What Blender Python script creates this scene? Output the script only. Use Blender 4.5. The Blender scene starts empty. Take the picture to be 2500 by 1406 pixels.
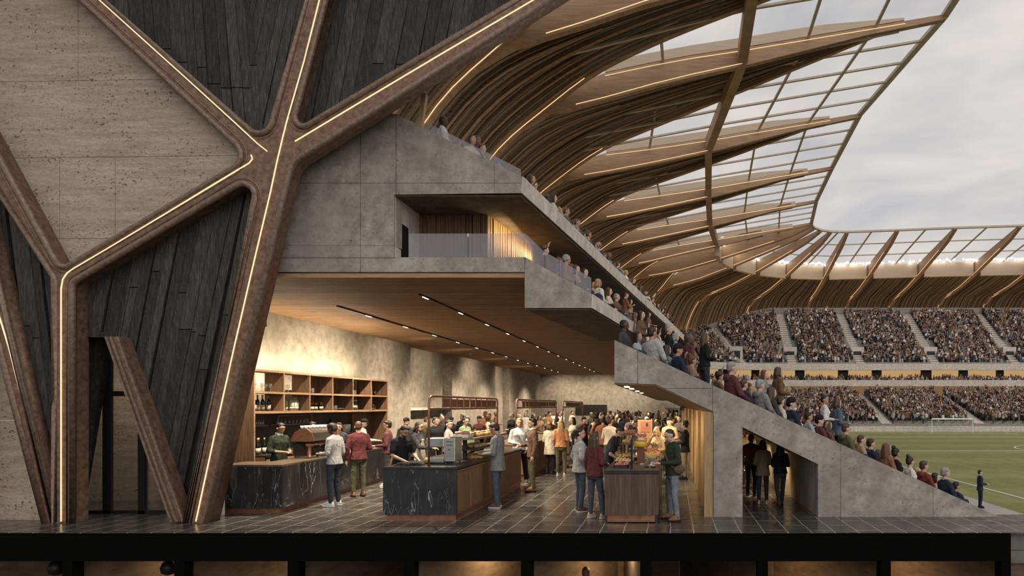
import bpy, bmesh, math, random
from mathutils import Vector, Matrix, Euler
random.seed(7)
R = random.Random(11)
SC = bpy.context.scene
COL = SC.collection
F = 1600.0; VX, VY = 1640.0, 990.0; EYE = 2.26
def P(px, py, Y):
    """point of the place seen at photo pixel (px,py) lying at depth Y"""
    return Vector(((px-VX)/F*Y, Y, EYE-(py-VY)/F*Y))
def PX(px, Y): return (px-VX)/F*Y
def PZ(py, Y): return EYE-(py-VY)/F*Y
# ------------------------------------------------------------------ camera
cam = bpy.data.cameras.new('camera'); camo = bpy.data.objects.new('camera', cam); COL.objects.link(camo)
camo.location = (0, 0, EYE); camo.rotation_euler = (math.pi/2, 0, 0)
cam.sensor_fit = 'HORIZONTAL'; cam.sensor_width = 36; cam.lens = 36*F/2500
cam.shift_x = (1250-VX)/2500; cam.shift_y = (VY-703)/2500
cam.clip_start = .1; cam.clip_end = 1500
SC.camera = camo
SC.view_settings.view_transform = 'Standard'; SC.view_settings.look = 'None'
SC.view_settings.exposure = 0; SC.view_settings.gamma = 1; SC.view_settings.use_curve_mapping = False
SC.cycles.max_bounces = 6; SC.cycles.diffuse_bounces = 3; SC.cycles.glossy_bounces = 3
SC.cycles.transmission_bounces = 4; SC.cycles.transparent_max_bounces = 12
SC.cycles.caustics_reflective = False; SC.cycles.caustics_refractive = False
SC.cycles.sample_clamp_indirect = 4; SC.cycles.use_adaptive_sampling = True; SC.cycles.adaptive_threshold = .02
# ------------------------------------------------------------------ materials
def lin(r, g, b):
    f = lambda c: ((c/255+.055)/1.055)**2.4 if c > 10 else c/255/12.92
    return (f(r), f(g), f(b), 1)
class NT:
    def __init__(s, name):
        s.m = bpy.data.materials.new(name); s.m.use_nodes = True
        s.t = s.m.node_tree; s.t.nodes.clear()
        s.out = s.n('ShaderNodeOutputMaterial')
    def n(s, typ, **kw):
        nd = s.t.nodes.new(typ)
        for k, v in kw.items():
            if hasattr(nd, k): setattr(nd, k, v)
            else: nd.inputs[k].default_value = v
        return nd
    def l(s, a, b): s.t.links.new(a, b)
    def noise(s, vec, scale=5, detail=6, rough=.6, dist=0):
        nd = s.n('ShaderNodeTexNoise'); nd.inputs['Scale'].default_value = scale; nd.inputs['Detail'].default_value = detail
        nd.inputs['Roughness'].default_value = rough; nd.inputs['Distortion'].default_value = dist
        s.l(vec, nd.inputs['Vector']); return nd.outputs[0]
    def ramp(s, fac, *st):
        nd = s.n('ShaderNodeValToRGB'); e = nd.color_ramp.elements
        while len(e) < len(st): e.new(.5)
        for i, (p, c) in enumerate(st):
            e[i].position = p; e[i].color = c if len(c) == 4 else (*c, 1)
        s.l(fac, nd.inputs[0]); return nd.outputs[0]
    def mix(s, fac, a, b, mode='MIX'):
        nd = s.n('ShaderNodeMix', data_type='RGBA', blend_type=mode)
        for sock, v in ((nd.inputs[0], fac), (nd.inputs[6], a), (nd.inputs[7], b)):
            if hasattr(v, 'is_output'): s.l(v, sock)
            else: sock.default_value = v
        return nd.outputs[2]
    def math(s, op, a, b=0):
        nd = s.n('ShaderNodeMath', operation=op)
        for sock, v in zip(nd.inputs, (a, b)):
            if hasattr(v, 'is_output'): s.l(v, sock)
            else: sock.default_value = v
        return nd.outputs[0]
    def obj(s, stretch=(1, 1, 1), rot=(0, 0, 0)):
        tc = s.n('ShaderNodeTexCoord'); mp = s.n('ShaderNodeMapping')
        mp.inputs['Scale'].default_value = stretch; mp.inputs['Rotation'].default_value = rot
        s.l(tc.outputs['Object'], mp.inputs[0]); return mp.outputs[0]
    def bsdf(s, col, rough=.6, metal=0, bumpsrc=None, bump=.2, dist=.02, spec=.4):
        b = s.n('ShaderNodeBsdfPrincipled')
        for sock, v in ((b.inputs['Base Color'], col), (b.inputs['Roughness'], rough), (b.inputs['Metallic'], metal)):
            if hasattr(v, 'is_output'): s.l(v, sock)
            else: sock.default_value = v
        b.inputs['Specular IOR Level'].default_value = spec
        if bumpsrc is not None:
            bp = s.n('ShaderNodeBump'); bp.inputs['Strength'].default_value = bump; bp.inputs['Distance'].default_value = dist
            s.l(bumpsrc, bp.inputs['Height']); s.l(bp.outputs[0], b.inputs['Normal'])
        s.l(b.outputs[0], s.out.inputs[0]); return b
M = {}
def simple(name, c, c2=None, scale=6, stretch=(1, 1, 1), rough=.6, metal=0, bump=.15, spec=.4, island=0, detail=5):
    """one noise-varied surface; island>0 gives each separate board its own tone"""
    t = NT(name); v = t.obj(stretch)
    nz = t.noise(v, scale, detail, .62)
    c2 = c2 or tuple(x*.6 for x in c[:3])
    col = t.ramp(nz, (.3, c2), (.7, c))
    if island:
        g = t.n('ShaderNodeNewGeometry')
        k = t.math('MULTIPLY_ADD', g.outputs['Random Per Island'], island); k.node.inputs[2].default_value = 1-island*.5
        cc = t.n('ShaderNodeCombineColor'); [t.l(k, cc.inputs[i]) for i in range(3)]
        col = t.mix(1.0, col, cc.outputs[0], 'MULTIPLY')
    t.bsdf(col, rough, metal, nz, bump, .02, spec); M[name] = t.m; return t.m
def emit(name, c, s):
    t = NT(name); e = t.n('ShaderNodeEmission'); e.inputs[0].default_value = (*c[:3], 1); e.inputs[1].default_value = s
    t.l(e.outputs[0], t.out.inputs[0]); M[name] = t.m; return t.m
def glass(name, tint=(.9, .92, .93), milk=.06, gloss=.06, milkcol=(.7, .7, .74, 1)):
    t = NT(name); a = t.n('ShaderNodeBsdfTransparent'); a.inputs[0].default_value = (*tint, 1)
    d = t.n('ShaderNodeBsdfDiffuse'); d.inputs[0].default_value = milkcol
    g = t.n('ShaderNodeBsdfGlossy'); g.inputs['Roughness'].default_value = .03
    m1 = t.n('ShaderNodeMixShader'); m1.inputs[0].default_value = milk
    m2 = t.n('ShaderNodeMixShader'); m2.inputs[0].default_value = gloss
    t.l(a.outputs[0], m1.inputs[1]); t.l(d.outputs[0], m1.inputs[2])
    t.l(m1.outputs[0], m2.inputs[1]); t.l(g.outputs[0], m2.inputs[2]); t.l(m2.outputs[0], t.out.inputs[0])
    M[name] = t.m; return t.m
def concrete(name, a, b, joints=(), hj=()):
    t = NT(name); v = t.obj()
    big = t.noise(v, .55, 5, .6, .6); med = t.noise(v, 3.2, 8, .7); 
    st = t.noise(t.obj((1.6, 1.6, .25)), 1.3, 5, .6)
    col = t.mix(t.ramp(big, (.3, (0, 0, 0)), (.7, (1, 1, 1))), b, a)
    col = t.mix(t.ramp(med, (.36, (.75, .75, .75)), (.60, (0, 0, 0))), col, tuple(x*.5 for x in b[:3])+(1,))
    col = t.mix(t.ramp(st, (.35, (.5, .5, .5)), (.6, (0, 0, 0))), col, tuple(x*.7 for x in b[:3])+(1,))
    pits = t.noise(v, 13, 2, .4); pm = t.math('MAXIMUM', t.ramp(t.noise(v, 19, 2, .45), (.68, (0, 0, 0)), (.73, (.75, .75, .75))), t.math('MULTIPLY', t.ramp(t.noise(v, 30, 2, .5), (.66, (0, 0, 0)), (.72, (1, 1, 1))), .6))
    col = t.mix(t.math('MULTIPLY', pm, .7), col, (.03, .028, .025, 1))
    if joints or hj:
        sp = t.n('ShaderNodeSeparateXYZ'); tc = t.n('ShaderNodeTexCoord'); t.l(tc.outputs['Object'], sp.inputs[0])
        wob = t.noise(v, 2.0, 2)
        tot = None
        for ax, c, lo, hi in [(0, *j) for j in joints]+[(2, *j) for j in hj]:
            d = t.math('LESS_THAN', t.math('ABSOLUTE', t.math('SUBTRACT', sp.outputs[ax], c)), .007)
            o = sp.outputs[2-ax]
            d = t.math('MULTIPLY', d, t.math('MULTIPLY', t.math('GREATER_THAN', o, lo), t.math('LESS_THAN', o, hi)))
            tot = d if tot is None else t.math('MAXIMUM', tot, d)
        col = t.mix(t.math('MULTIPLY', tot, t.math('ADD', wob, .15)), col, (.03, .028, .025, 1))
    t.bsdf(col, .8, 0, med, .25, .02, .25); M[name] = t.m; return t.m

simple('bronze', (.26, .155, .105), (.10, .055, .035), 9, (1, 1, 1), .5, .35, .35)
simple('bronze_lip', (.25, .17, .125), (.11, .066, .045), 14, (1, 1, 1), .5, .3, .3)
simple('copper', (.36, .17, .10), (.22, .10, .06), 8, (1, 1, 1), .38, .6, .05)
simple('rust_panel', (.28, .11, .065), (.15, .055, .032), 10, (1, 1, 1), .5, .2, .05, island=.5)
def charred():
    t = NT('charred'); g = t.n('ShaderNodeNewGeometry')
    v = t.obj((6, 1, .8)); nz = t.noise(v, 5, 8, .75); fine = t.noise(t.obj((1, 1, 3)), 16, 4, .7)
    col = t.ramp(nz, (.28, (.009, .009, .0085)), (.5, (.034, .032, .029)), (.75, (.095, .083, .068)))
    k = t.math('MULTIPLY_ADD', g.outputs['Random Per Island'], .9); k.node.inputs[2].default_value = .6
    cc = t.n('ShaderNodeCombineColor'); [t.l(k, cc.inputs[i]) for i in range(3)]
    col = t.mix(1.0, col, cc.outputs[0], 'MULTIPLY')
    col = t.mix(t.ramp(fine, (.56, (0, 0, 0)), (.72, (.55, .55, .55))), col, (.10, .088, .072, 1))
    t.bsdf(col, .75, 0, nz, .5, .03, .3); M['charred'] = t.m
charred()
def travertine():
    t = NT('travertine'); band = t.noise(t.obj((.5, .5, 5)), 1.6, 7, .7); big = t.noise(t.obj(), .5, 3)
    fine = t.noise(t.obj((1, 1, 3.2)), 5, 8, .75)
    col = t.ramp(band, (.25, (.235, .175, .122)), (.5, (.385, .31, .238)), (.75, (.50, .43, .35)))
    col = t.mix(t.ramp(big, (.35, (.35, .35, .35)), (.65, (0, 0, 0))), col, (.30, .23, .165, 1))
    crk = t.math('ABSOLUTE', t.math('SUBTRACT', fine, .5))
    col = t.mix(t.ramp(crk, (0, (.75, .75, .75)), (.018, (0, 0, 0))), col, (.13, .09, .06, 1))
    pits = t.noise(t.obj((1, 1, 1.5)), 15, 3, .6); pm = t.ramp(pits, (.59, (0, 0, 0)), (.64, (1, 1, 1)))
    dens = t.ramp(t.noise(t.obj((1, 1, 2)), 1.3, 3), (.38, (0, 0, 0)), (.6, (1, 1, 1)))
    col = t.mix(t.math('MULTIPLY', pm, t.math('MULTIPLY', dens, .85)), col, (.06, .042, .03, 1))
    t.bsdf(col, .7, 0, fine, .3, .02, .3); M['travertine'] = t.m
travertine()
def marble():
    t = NT('black_marble'); v = t.obj()
    def vein(sc, w, dist, off):
        mp = t.n('ShaderNodeMapping'); mp.inputs['Location'].default_value = (off, off*2, off*3); mp.inputs['Rotation'].default_value = (0, .8, .1)
        mp.inputs['Scale'].default_value = (2.6, 1.2, .5)
        t.l(v, mp.inputs[0]); n = t.noise(mp.outputs[0], sc, 4, .5, dist)
        return t.ramp(t.math('ABSOLUTE', t.math('SUBTRACT', n, .5)), (0, (1, 1, 1)), (w, (0, 0, 0)))
    mask = t.ramp(t.noise(v, 2.2, 3), (.30, (.25, .25, .25)), (.55, (1, 1, 1)))
    a = t.math('MULTIPLY', vein(.9, .0035, .15, 3), mask); b = t.math('MULTIPLY', vein(2.0, .005, .2, 9), t.math('MULTIPLY', mask, .45))
    col = t.mix(t.math('MAXIMUM', a, b), t.ramp(t.noise(v, 3, 5), (.3, (.008, .009, .011)), (.7, (.028, .03, .034))), (.36, .36, .34, 1))
    t.bsdf(col, .32, 0, None, spec=.5); M['black_marble'] = t.m
marble()
def slate():
    t = NT('slate_floor'); mp = t.n('ShaderNodeMapping'); tc = t.n('ShaderNodeTexCoord')
    mp.inputs['Rotation'].default_value = (0, 0, math.pi/2); t.l(tc.outputs['Object'], mp.inputs[0])
    wob = t.noise(t.obj(), 2.5, 4); sub = t.n('ShaderNodeVectorMath', operation='MULTIPLY_ADD')
    cxyz = t.n('ShaderNodeCombineXYZ'); [t.l(wob, cxyz.inputs[i]) for i in range(2)]
    t.l(cxyz.outputs[0], sub.inputs[0]); sub.inputs[1].default_value = (.05, .05, 0); t.l(mp.outputs[0], sub.inputs[2])
    br = t.n('ShaderNodeTexBrick'); t.l(sub.outputs[0], br.inputs['Vector'])
    br.inputs['Scale'].default_value = 1; br.inputs['Brick Width'].default_value = .95; br.inputs['Row Height'].default_value = .42
    br.inputs['Mortar Size'].default_value = .010; br.inputs['Mortar Smooth'].default_value = .3
    br.inputs['Color1'].default_value = (.030, .030, .031, 1); br.inputs['Color2'].default_value = (.052, .046, .040, 1)
    br.inputs['Mortar'].default_value = (.38, .33, .255, 1)
    cl = t.noise(t.obj((1, 1.6, 1)), 1.6, 5, .6)
    col = t.mix(t.ramp(cl, (.4, (.0, .0, .0)), (.7, (.45, .45, .45))), br.outputs[0], (.07, .063, .054, 1))
    vein = t.ramp(t.math('ABSOLUTE', t.math('SUBTRACT', t.noise(t.obj((1, 3, 1)), 1.1, 6, .6, .7), .5)), (0, (.35, .35, .35)), (.006, (0, 0, 0)))
    col = t.mix(vein, col, (.3, .27, .22, 1))
    rg = t.ramp(cl, (.3, (.14, .14, .14)), (.75, (.36, .36, .36)))
    t.bsdf(col, rg, 0, cl, .12, .01, .5); M['slate_floor'] = t.m
slate()
def woodmat(name, a, b, axis=2, scale=3, rough=.55, island=.35, bump=.2):
    st = [9, 9, 9]; st[axis] = .7
    return simple(name, a, b, scale, tuple(st), rough, 0, bump, .35, island)
woodmat('shelf_wood', (.215, .125, .072), (.09, .05, .028), 2)
woodmat('shelf_edge', (.30, .185, .105), (.17, .10, .055), 1)
woodmat('counter_wood', (.25, .125, .06), (.10, .048, .024), 2)
woodmat('ceiling_wood', (.42, .245, .13), (.23, .13, .066), 0, 3, .6, .3)
woodmat('dark_ceiling', (.05, .027, .014), (.026, .014, .008), 0, 3, .7, .2)
woodmat('island_wood', (.115, .072, .046), (.045, .028, .02), 2, 3)
woodmat('fin_wood', (.40, .27, .14), (.24, .15, .075), 2)
woodmat('soffit_wood', (.25, .155, .075), (.12, .072, .035), 1)
woodmat('roof_slat', (.34, .24, .155), (.10, .07, .045), 0, 1.0, .75, 1.0, .3)
simple('glulam', (.50, .325, .20), (.30, .185, .11), 1.5, (.3, .3, 5), .6, 0, .2, .3)
simple('girder_pale', (.60, .48, .36), (.48, .37, .27), 1.5, (.3, .3, 5), .6, 0, .1)  # lighter glulam copy, lit look of the far girder put into the colour
simple('mullion', (.60, .50, .39), (.45, .37, .28), 2, (1, 1, 1), .5, 0, 0)
concrete('concrete', (.435, .39, .335, 1), (.29, .262, .228, 1),
   joints=((PX(880, 13.3), 4.9, 8.4), (PX(967, 13.3), 6.5, 8.4), (PX(1207, 13.3), 6.4, 7.2), (PX(1557, 13.3), 2.7, 3.5), (PX(1740, 13.3), 0, 3.0), (PX(2052, 13.3), 0, 2), (PX(2278, 13.3), 0, 1.2)),
   hj=((PZ(447, 13.3), -8, -2.9), (PZ(630, 13.3), -8.5, -5.6), (PZ(948, 13.3), -.2, .8)))
concrete('concrete_pale', (.74, .66, .58, 1), (.62, .55, .48, 1))
concrete('concrete_warm', (.46, .41, .345, 1), (.385, .335, .275, 1))
concrete('concrete_shaded', (.19, .155, .12, 1), (.12, .098, .075, 1))  # shaded copy of the concrete, shade put into the colour
concrete('concrete_far', (.36, .33, .29, 1), (.28, .255, .22, 1))
simple('black_steel', (.0035, .0035, .0033), (.002, .002, .002), 30, (1, 1, 1), .9, 0, .05, .04)
simple('dark_metal', (.02, .019, .018), (.012, .012, .011), 8, rough=.45, metal=.4)
simple('black_top', (.03, .027, .025), (.014, .013, .012), 6, rough=.3)
simple('warm_top', (.16, .115, .075), (.07, .052, .036), 5, rough=.3, bump=.05)
simple('steel', (.55, .54, .52), (.40, .39, .37), 6, (1, 1, 8), .28, .9, .03)
simple('white_paint', (.75, .75, .72), (.65, .65, .62), 4, rough=.5, bump=0)
simple('backsplash', (.045, .042, .034), (.028, .026, .021), 3, rough=.5)
simple('basement', (.13, .088, .052), (.055, .036, .02), 2.2, (1, 1, 3), .8, 0, .3)
simple('pit_stone', (.16, .15, .14), (.09, .085, .08), 3, rough=.8)
simple('pavement', (.42, .38, .34), (.33, .295, .26), 1.5, rough=.7, bump=.05)
simple('tan', (.24, .135, .06), (.17, .09, .04), 5)
emit('led', (1.0, .70, .40), 1.3); emit('led_roof', (1.0, .66, .35), 1.25); emit('cove_amber', (1, .62, .26), 9); emit('track_light', (1, .9, .74), 3.5)
emit('cove', (1, .84, .58), 2); emit('flood', (1, .95, .85), 7); emit('glow_room', (1, .62, .26), .5); emit('glow_timber', (1, .58, .26), .2)
glass('roof_glass', (.96, .965, .97), .05, .02, (.8, .8, .82, 1)); glass('balustrade', (.82, .82, .85), .16, .05, (.55, .53, .56, 1))
glass('door_glass', (.75, .73, .68), .02, .10); glass('clear', (.9, .9, .88), .06, .12)
def grass():
    t = NT('grass'); tc = t.obj(); sp = t.n('ShaderNodeSeparateXYZ'); t.l(tc, sp.inputs[0])
    s = t.math('SINE', t.math('MULTIPLY', sp.outputs[1], math.pi/5.5)); s = t.math('GREATER_THAN', s, 0)
    col = t.mix(s, (.24, .25, .098, 1), (.29, .295, .13, 1))
    nz = t.noise(t.obj((1, .25, 1)), 1.2, 7, .7)
    col = t.mix(t.ramp(nz, (.35, (.75, .75, .75)), (.7, (0, 0, 0))), col, (.16, .175, .062, 1))
    t.bsdf(col, .85, 0, nz, .2, .03, .1); M['grass'] = t.m
grass()
def vcol(name, rough=.8):
    t = NT(name); a = t.n('ShaderNodeVertexColor'); a.layer_name = 'Col'
    t.bsdf(a.outputs[0], rough, 0, None, spec=.2); M[name] = t.m
vcol('crowd')
# ------------------------------------------------------------------ mesh helpers
class MB:
    def __init__(s): s.v = []; s.f = []
    def add(s, vs, fs):
        o = len(s.v); s.v += [tuple(v) for v in vs]; s.f += [tuple(i+o for i in f) for f in fs]; return s
    def box(s, x0, x1, y0, y1, z0, z1):
        return s.add([(x, y, z) for z in (z0, z1) for y in (y0, y1) for x in (x0, x1)],
              [(0, 2, 3, 1), (4, 5, 7, 6), (0, 1, 5, 4), (1, 3, 7, 5), (3, 2, 6, 7), (2, 0, 4, 6)])
    def prism(s, pts, vec):
        """pts: list of 3D points (planar loop), swept by vec"""
        n = len(pts); vec = Vector(vec); a = [Vector(p) for p in pts]; b = [p+vec for p in a]
        nm = Vector((0, 0, 0))
        for i in range(n): nm += a[i].cross(a[(i+1) % n])
        flip = nm.dot(vec) > 0
        fs = [tuple(range(n)), tuple(range(2*n-1, n-1, -1))]+[(i, i+n, (i+1) % n+n, (i+1) % n) for i in range(n)]
        if flip: fs = [tuple(reversed(f)) for f in fs]
        return s.add(a+b, fs)
    def poly_y(s, pxs, Y, depth, shear=0):
        return s.prism([P(x, y, Y) for x, y in pxs], (shear*depth, depth, 0))
    def bar(s, a, b, w, h=None, up=(0, 0, 1)):
        a, b = Vector(a), Vector(b); h = h or w; d = (b-a).normalized(); u = Vector(up)
        if abs(d.dot(u)) > .98: u = Vector((1, 0, 0))
        r = d.cross(u).normalized(); u = r.cross(d)
        q = [r*(w/2)*i+u*(h/2)*j for i, j in ((-1, -1), (1, -1), (1, 1), (-1, 1))]
        return s.prism([a+x for x in q], b-a)
    def tube(s, pts, r, n=8, closed=False, caps=True):
        pts = [Vector(p) for p in pts]; m = len(pts); rr = r if isinstance(r, (list, tuple)) else [r]*m
        base = len(s.v); vs = []; fs = []; ref = None
        for i in range(m):
            d = (pts[min(i+1, m-1)]-pts[max(i-1, 0)]) if not closed else pts[(i+1) % m]-pts[i-1]
            d.normalize()
            if ref is None: ref = Vector((0, 0, 1)) if abs(d.z) < .9 else Vector((1, 0, 0))
            x = d.cross(ref).normalized(); ref = x.cross(d).normalized()
            for k in range(n):
                t = 2*math.pi*k/n; vs.append(pts[i]+(x*math.cos(t)+ref*math.sin(t))*rr[i])
        for i in range(m if closed else m-1):
            j = (i+1) % m
            for k in range(n):
                fs.append((i*n+k, i*n+(k+1) % n, j*n+(k+1) % n, j*n+k))
        if caps and not closed: fs += [tuple(range(n-1, -1, -1)), tuple(range((m-1)*n, m*n))]
        return s.add(vs, fs)
    def lathe(s, prof, c=(0, 0, 0), n=16, axis='z'):
        """prof: list of (r, z)"""
        vs = []; fs = []; m = len(prof); c = Vector(c)
        for r, z in prof:
            for k in range(n):
                t = 2*math.pi*k/n; p = (r*math.cos(t), r*math.sin(t), z)
                if axis == 'y': p = (p[0], z, p[1])
                if axis == 'x': p = (z, p[0], p[1])
                vs.append(c+Vector(p))
        for i in range(m-1):
            for k in range(n): fs.append((i*n+k, i*n+(k+1) % n, (i+1)*n+(k+1) % n, (i+1)*n+k))
        fs += [tuple(range(n-1, -1, -1)), tuple(range((m-1)*n, m*n))]
        return s.add(vs, fs)
    def ball(s, c, rx, ry=None, rz=None, n=8, m=6):
        ry = ry or rx; rz = rz or rx; c = Vector(c); vs = [c+Vector((0, 0, -rz))]; fs = []
        for i in range(1, m):
            a = -math.pi/2+math.pi*i/m
            for k in range(n):
                t = 2*math.pi*k/n; vs.append(c+Vector((rx*math.cos(a)*math.cos(t), ry*math.cos(a)*math.sin(t), rz*math.sin(a))))
        vs.append(c+Vector((0, 0, rz))); L = len(vs)-1
        for k in range(n):
            fs.append((0, 1+(k+1) % n, 1+k)); fs.append((L, L-n+k, L-n+(k+1) % n))
            for i in range(m-2): fs.append((1+i*n+k, 1+i*n+(k+1) % n, 1+(i+1)*n+(k+1) % n, 1+(i+1)*n+k))
        return s.add(vs, fs)
    def build(s, name, mat, parent=None, smooth=False, bevel=0):
        me = bpy.data.meshes.new(name)
        vs = s.v
        if parent is not None:
            mw = parent_matrix(parent).inverted(); vs = [mw @ Vector(v) for v in vs]
        me.from_pydata([tuple(v) for v in vs], [], s.f); me.update()
        if mat: me.materials.append(M[mat] if isinstance(mat, str) else mat)
        if smooth: me.polygons.foreach_set('use_smooth', [True]*len(me.polygons))
        o = bpy.data.objects.new(name, me); COL.objects.link(o)
        if parent is not None: o.parent = parent
        if bevel:
            b = o.modifiers.new('bevel', 'BEVEL'); b.width = bevel; b.segments = 2; b.limit_method = 'ANGLE'
        return o
def parent_matrix(o):
    m = Matrix.LocRotScale(o.location, o.rotation_euler, o.scale)
    return parent_matrix(o.parent) @ m if o.parent else m
def tag(o, label, cat, group=None, kind=None):
    o['label'] = label; o['category'] = cat
    if group: o['group'] = group
    if kind: o['kind'] = kind
    return o
def struct(o, label=None, cat=None):
    o['kind'] = 'structure'
    if label: o['label'] = label; o['category'] = cat or 'structure'
    return o
def empty(name, loc, label=None, cat=None, group=None, rz=0):
    o = bpy.data.objects.new(name, None); COL.objects.link(o); o.location = loc; o.rotation_euler = (0, 0, rz); o.empty_display_size = .2
    if label: tag(o, label, cat, group)
    return o
def dup(o, loc=None, rz=None, scale=None, label=None, group=None):
    c = o.copy(); COL.objects.link(c)
    if loc is not None: c.location = loc
    if rz is not None: c.rotation_euler = (0, 0, rz)
    if scale is not None: c.scale = (scale,)*3
    if label: c['label'] = label
    if group: c['group'] = group
    def kids(src, dst):
        for ch in list(src.children):
            d = ch.copy(); COL.objects.link(d); d.parent = dst; kids(ch, d)
    kids(o, c); return c
def clip(poly, conv):
    """2-D Sutherland-Hodgman: poly clipped by convex polygon conv"""
    area = sum(conv[i][0]*conv[(i+1) % len(conv)][1]-conv[(i+1) % len(conv)][0]*conv[i][1] for i in range(len(conv)))
    sg = 1 if area > 0 else -1
    out = list(poly)
    for i in range(len(conv)):
        a, b = conv[i], conv[(i+1) % len(conv)]; src = out; out = []
        side = lambda p: sg*((b[0]-a[0])*(p[1]-a[1])-(b[1]-a[1])*(p[0]-a[0]))
        for j in range(len(src)):
            p, q = src[j-1], src[j]; sp, sq = side(p), side(q)
            if (sp >= 0) != (sq >= 0):
                t = sp/(sp-sq); out.append((p[0]+(q[0]-p[0])*t, p[1]+(q[1]-p[1])*t))
            if sq >= 0: out.append(q)
        if not out: return []
    return out
def rounded(pts, n=7):
    """pts: (x,y,r) -> polyline with filleted corners"""
    out = []; m = len(pts)
    for i in range(m):
        x, y, r = pts[i]; p = Vector((x, y))
        if r <= 0: out.append((x, y)); continue
        a = (Vector(pts[i-1][:2])-p).normalized(); b = (Vector(pts[(i+1) % m][:2])-p).normalized()
        ang = a.angle(b); d = r/math.tan(ang/2); c = p+(a+b).normalized()*(r/math.sin(ang/2))
        p0, p1 = p+a*d-c, p+b*d-c; t0 = math.atan2(p0.y, p0.x); t1 = math.atan2(p1.y, p1.x)
        while t1-t0 > math.pi: t1 -= 2*math.pi
        while t1-t0 < -math.pi: t1 += 2*math.pi
        for k in range(n+1):
            t = t0+(t1-t0)*k/n; out.append((c.x+r*math.cos(t), c.y+r*math.sin(t)))
    return out
# ------------------------------------------------------------------ sky
def world():
    w = bpy.data.worlds.new('overcast_sky'); SC.world = w; w.use_nodes = True; t = w.node_tree; t.nodes.clear()
    N = t.nodes.new; L = t.links.new
    tc = N('ShaderNodeTexCoord'); mp = N('ShaderNodeMapping'); mp.inputs['Scale'].default_value = (1.4, 1.4, 4.2); L(tc.outputs['Generated'], mp.inputs[0])
    nz = N('ShaderNodeTexNoise'); nz.inputs['Scale'].default_value = 2.4; nz.inputs['Detail'].default_value = 7; nz.inputs['Roughness'].default_value = .55; nz.inputs['Distortion'].default_value = .3
    L(mp.outputs[0], nz.inputs['Vector'])
    rp = N('ShaderNodeValToRGB'); e = rp.color_ramp.elements; e[0].position = .36; e[0].color = (.54, .54, .565, 1); e[1].position = .66; e[1].color = (.82, .765, .715, 1)
    L(nz.outputs[0], rp.inputs[0])
    sp = N('ShaderNodeSeparateXYZ'); L(tc.outputs['Generated'], sp.inputs[0])
    lo = N('ShaderNodeValToRGB'); e = lo.color_ramp.elements; e[0].position = .47; e[0].color = (0, 0, 0, 1); e[1].position = .5; e[1].color = (1, 1, 1, 1)
    ma = N('ShaderNodeMath'); ma.operation = 'MULTIPLY_ADD'; ma.inputs[1].default_value = .5; ma.inputs[2].default_value = .5; L(sp.outputs[2], ma.inputs[0]); L(ma.outputs[0], lo.inputs[0])
    mx = N('ShaderNodeMix'); mx.data_type = 'RGBA'; L(lo.outputs[0], mx.inputs[0]); mx.inputs[6].default_value = (.13, .115, .095, 1); L(rp.outputs[0], mx.inputs[7])
    bg = N('ShaderNodeBackground'); L(mx.outputs[2], bg.inputs[0]); bg.inputs[1].default_value = 1.0
    ou = N('ShaderNodeOutputWorld'); L(bg.outputs[0], ou.inputs[0])
world()
ORD = ['first', 'second', 'third', 'fourth', 'fifth', 'sixth', 'seventh', 'eighth', 'ninth', 'tenth', 'eleventh', 'twelfth', 'thirteenth', 'fourteenth', 'fifteenth', 'sixteenth', 'seventeenth', 'eighteenth', 'nineteenth']
TENS = {2: 'twent', 3: 'thirt', 4: 'fort', 5: 'fift', 6: 'sixt', 7: 'sevent', 8: 'eight', 9: 'ninet'}
def ordw(n):
    if n <= 19: return ORD[n-1]
    t, u = divmod(n, 10); return TENS[t]+('ieth' if u == 0 else 'y-'+ORD[u-1])
# ================================================================== FACADE
YF = 12.62
H = {'upper_stone': [(-130, 150, 0), (150, 662, 26), (614, 386, 38), (92, -100, 0), (-130, -100, 0)],
     'top': [(143, -100, 0), (650, 354, 34), (779, -100, 0)],
     'right': [(825, -100, 0), (706, 334, 22), (1429, -100, 0)],
     'lower': [(637, 418, 30), (177, 690, 22), (176, 1300, 0), (449, 1300, 0)],
     'left': [(-60, 377, 0), (134, 678, 24), (133, 1278, 0), (-60, 452, 0)],
     'low_stone': [(-60, 620, 0), (0, 850, 0), (117, 1300, 0), (-60, 1300, 0)]}
OUT = [(-260, -100, 0), (1498, -100, 0), (712, 398, 70), (500, 1300, 0), (-260, 1300, 0)]
def wpt(p, Y=YF): return (PX(p[0], Y), PZ(p[1], Y))
def curve_mesh(loops, extrude, bevel, res=2, fill='BOTH', dims='2D'):
    cu = bpy.data.curves.new('tmp', 'CURVE'); cu.dimensions = dims
    if dims == '2D': cu.fill_mode = fill
    cu.extrude = extrude; cu.bevel_depth = bevel; cu.bevel_resolution = res
    for lp in loops:
        s = cu.splines.new('POLY'); s.points.add(len(lp)-1); s.use_cyclic_u = True
        for q, p in zip(s.points, lp): q.co = (p[0], p[1], 0, 1)
    o = bpy.data.objects.new('tmp', cu); COL.objects.link(o)
    bpy.context.view_layer.update()
    me = bpy.data.meshes.new_from_object(o.evaluated_get(bpy.context.evaluated_depsgraph_get()))
    bpy.data.objects.remove(o); bpy.data.curves.remove(cu); return me
def facade_obj(name, me, mat, parent, Y):
    for v in me.vertices:
        x, y, z = v.co; v.co = (x, Y+z, y)
    me.flip_normals(); me.materials.clear(); me.materials.append(M[mat])
    o = bpy.data.objects.new(name, me); COL.objects.link(o)
    if parent: me.transform(parent_matrix(parent).inverted()); o.parent = parent
    return o
fr = empty('facade_frame', (PX(330, YF), YF, 0), 'rusty bronze star-shaped facade frame with glowing light lines, left of the concrete stand', 'facade frame')
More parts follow.
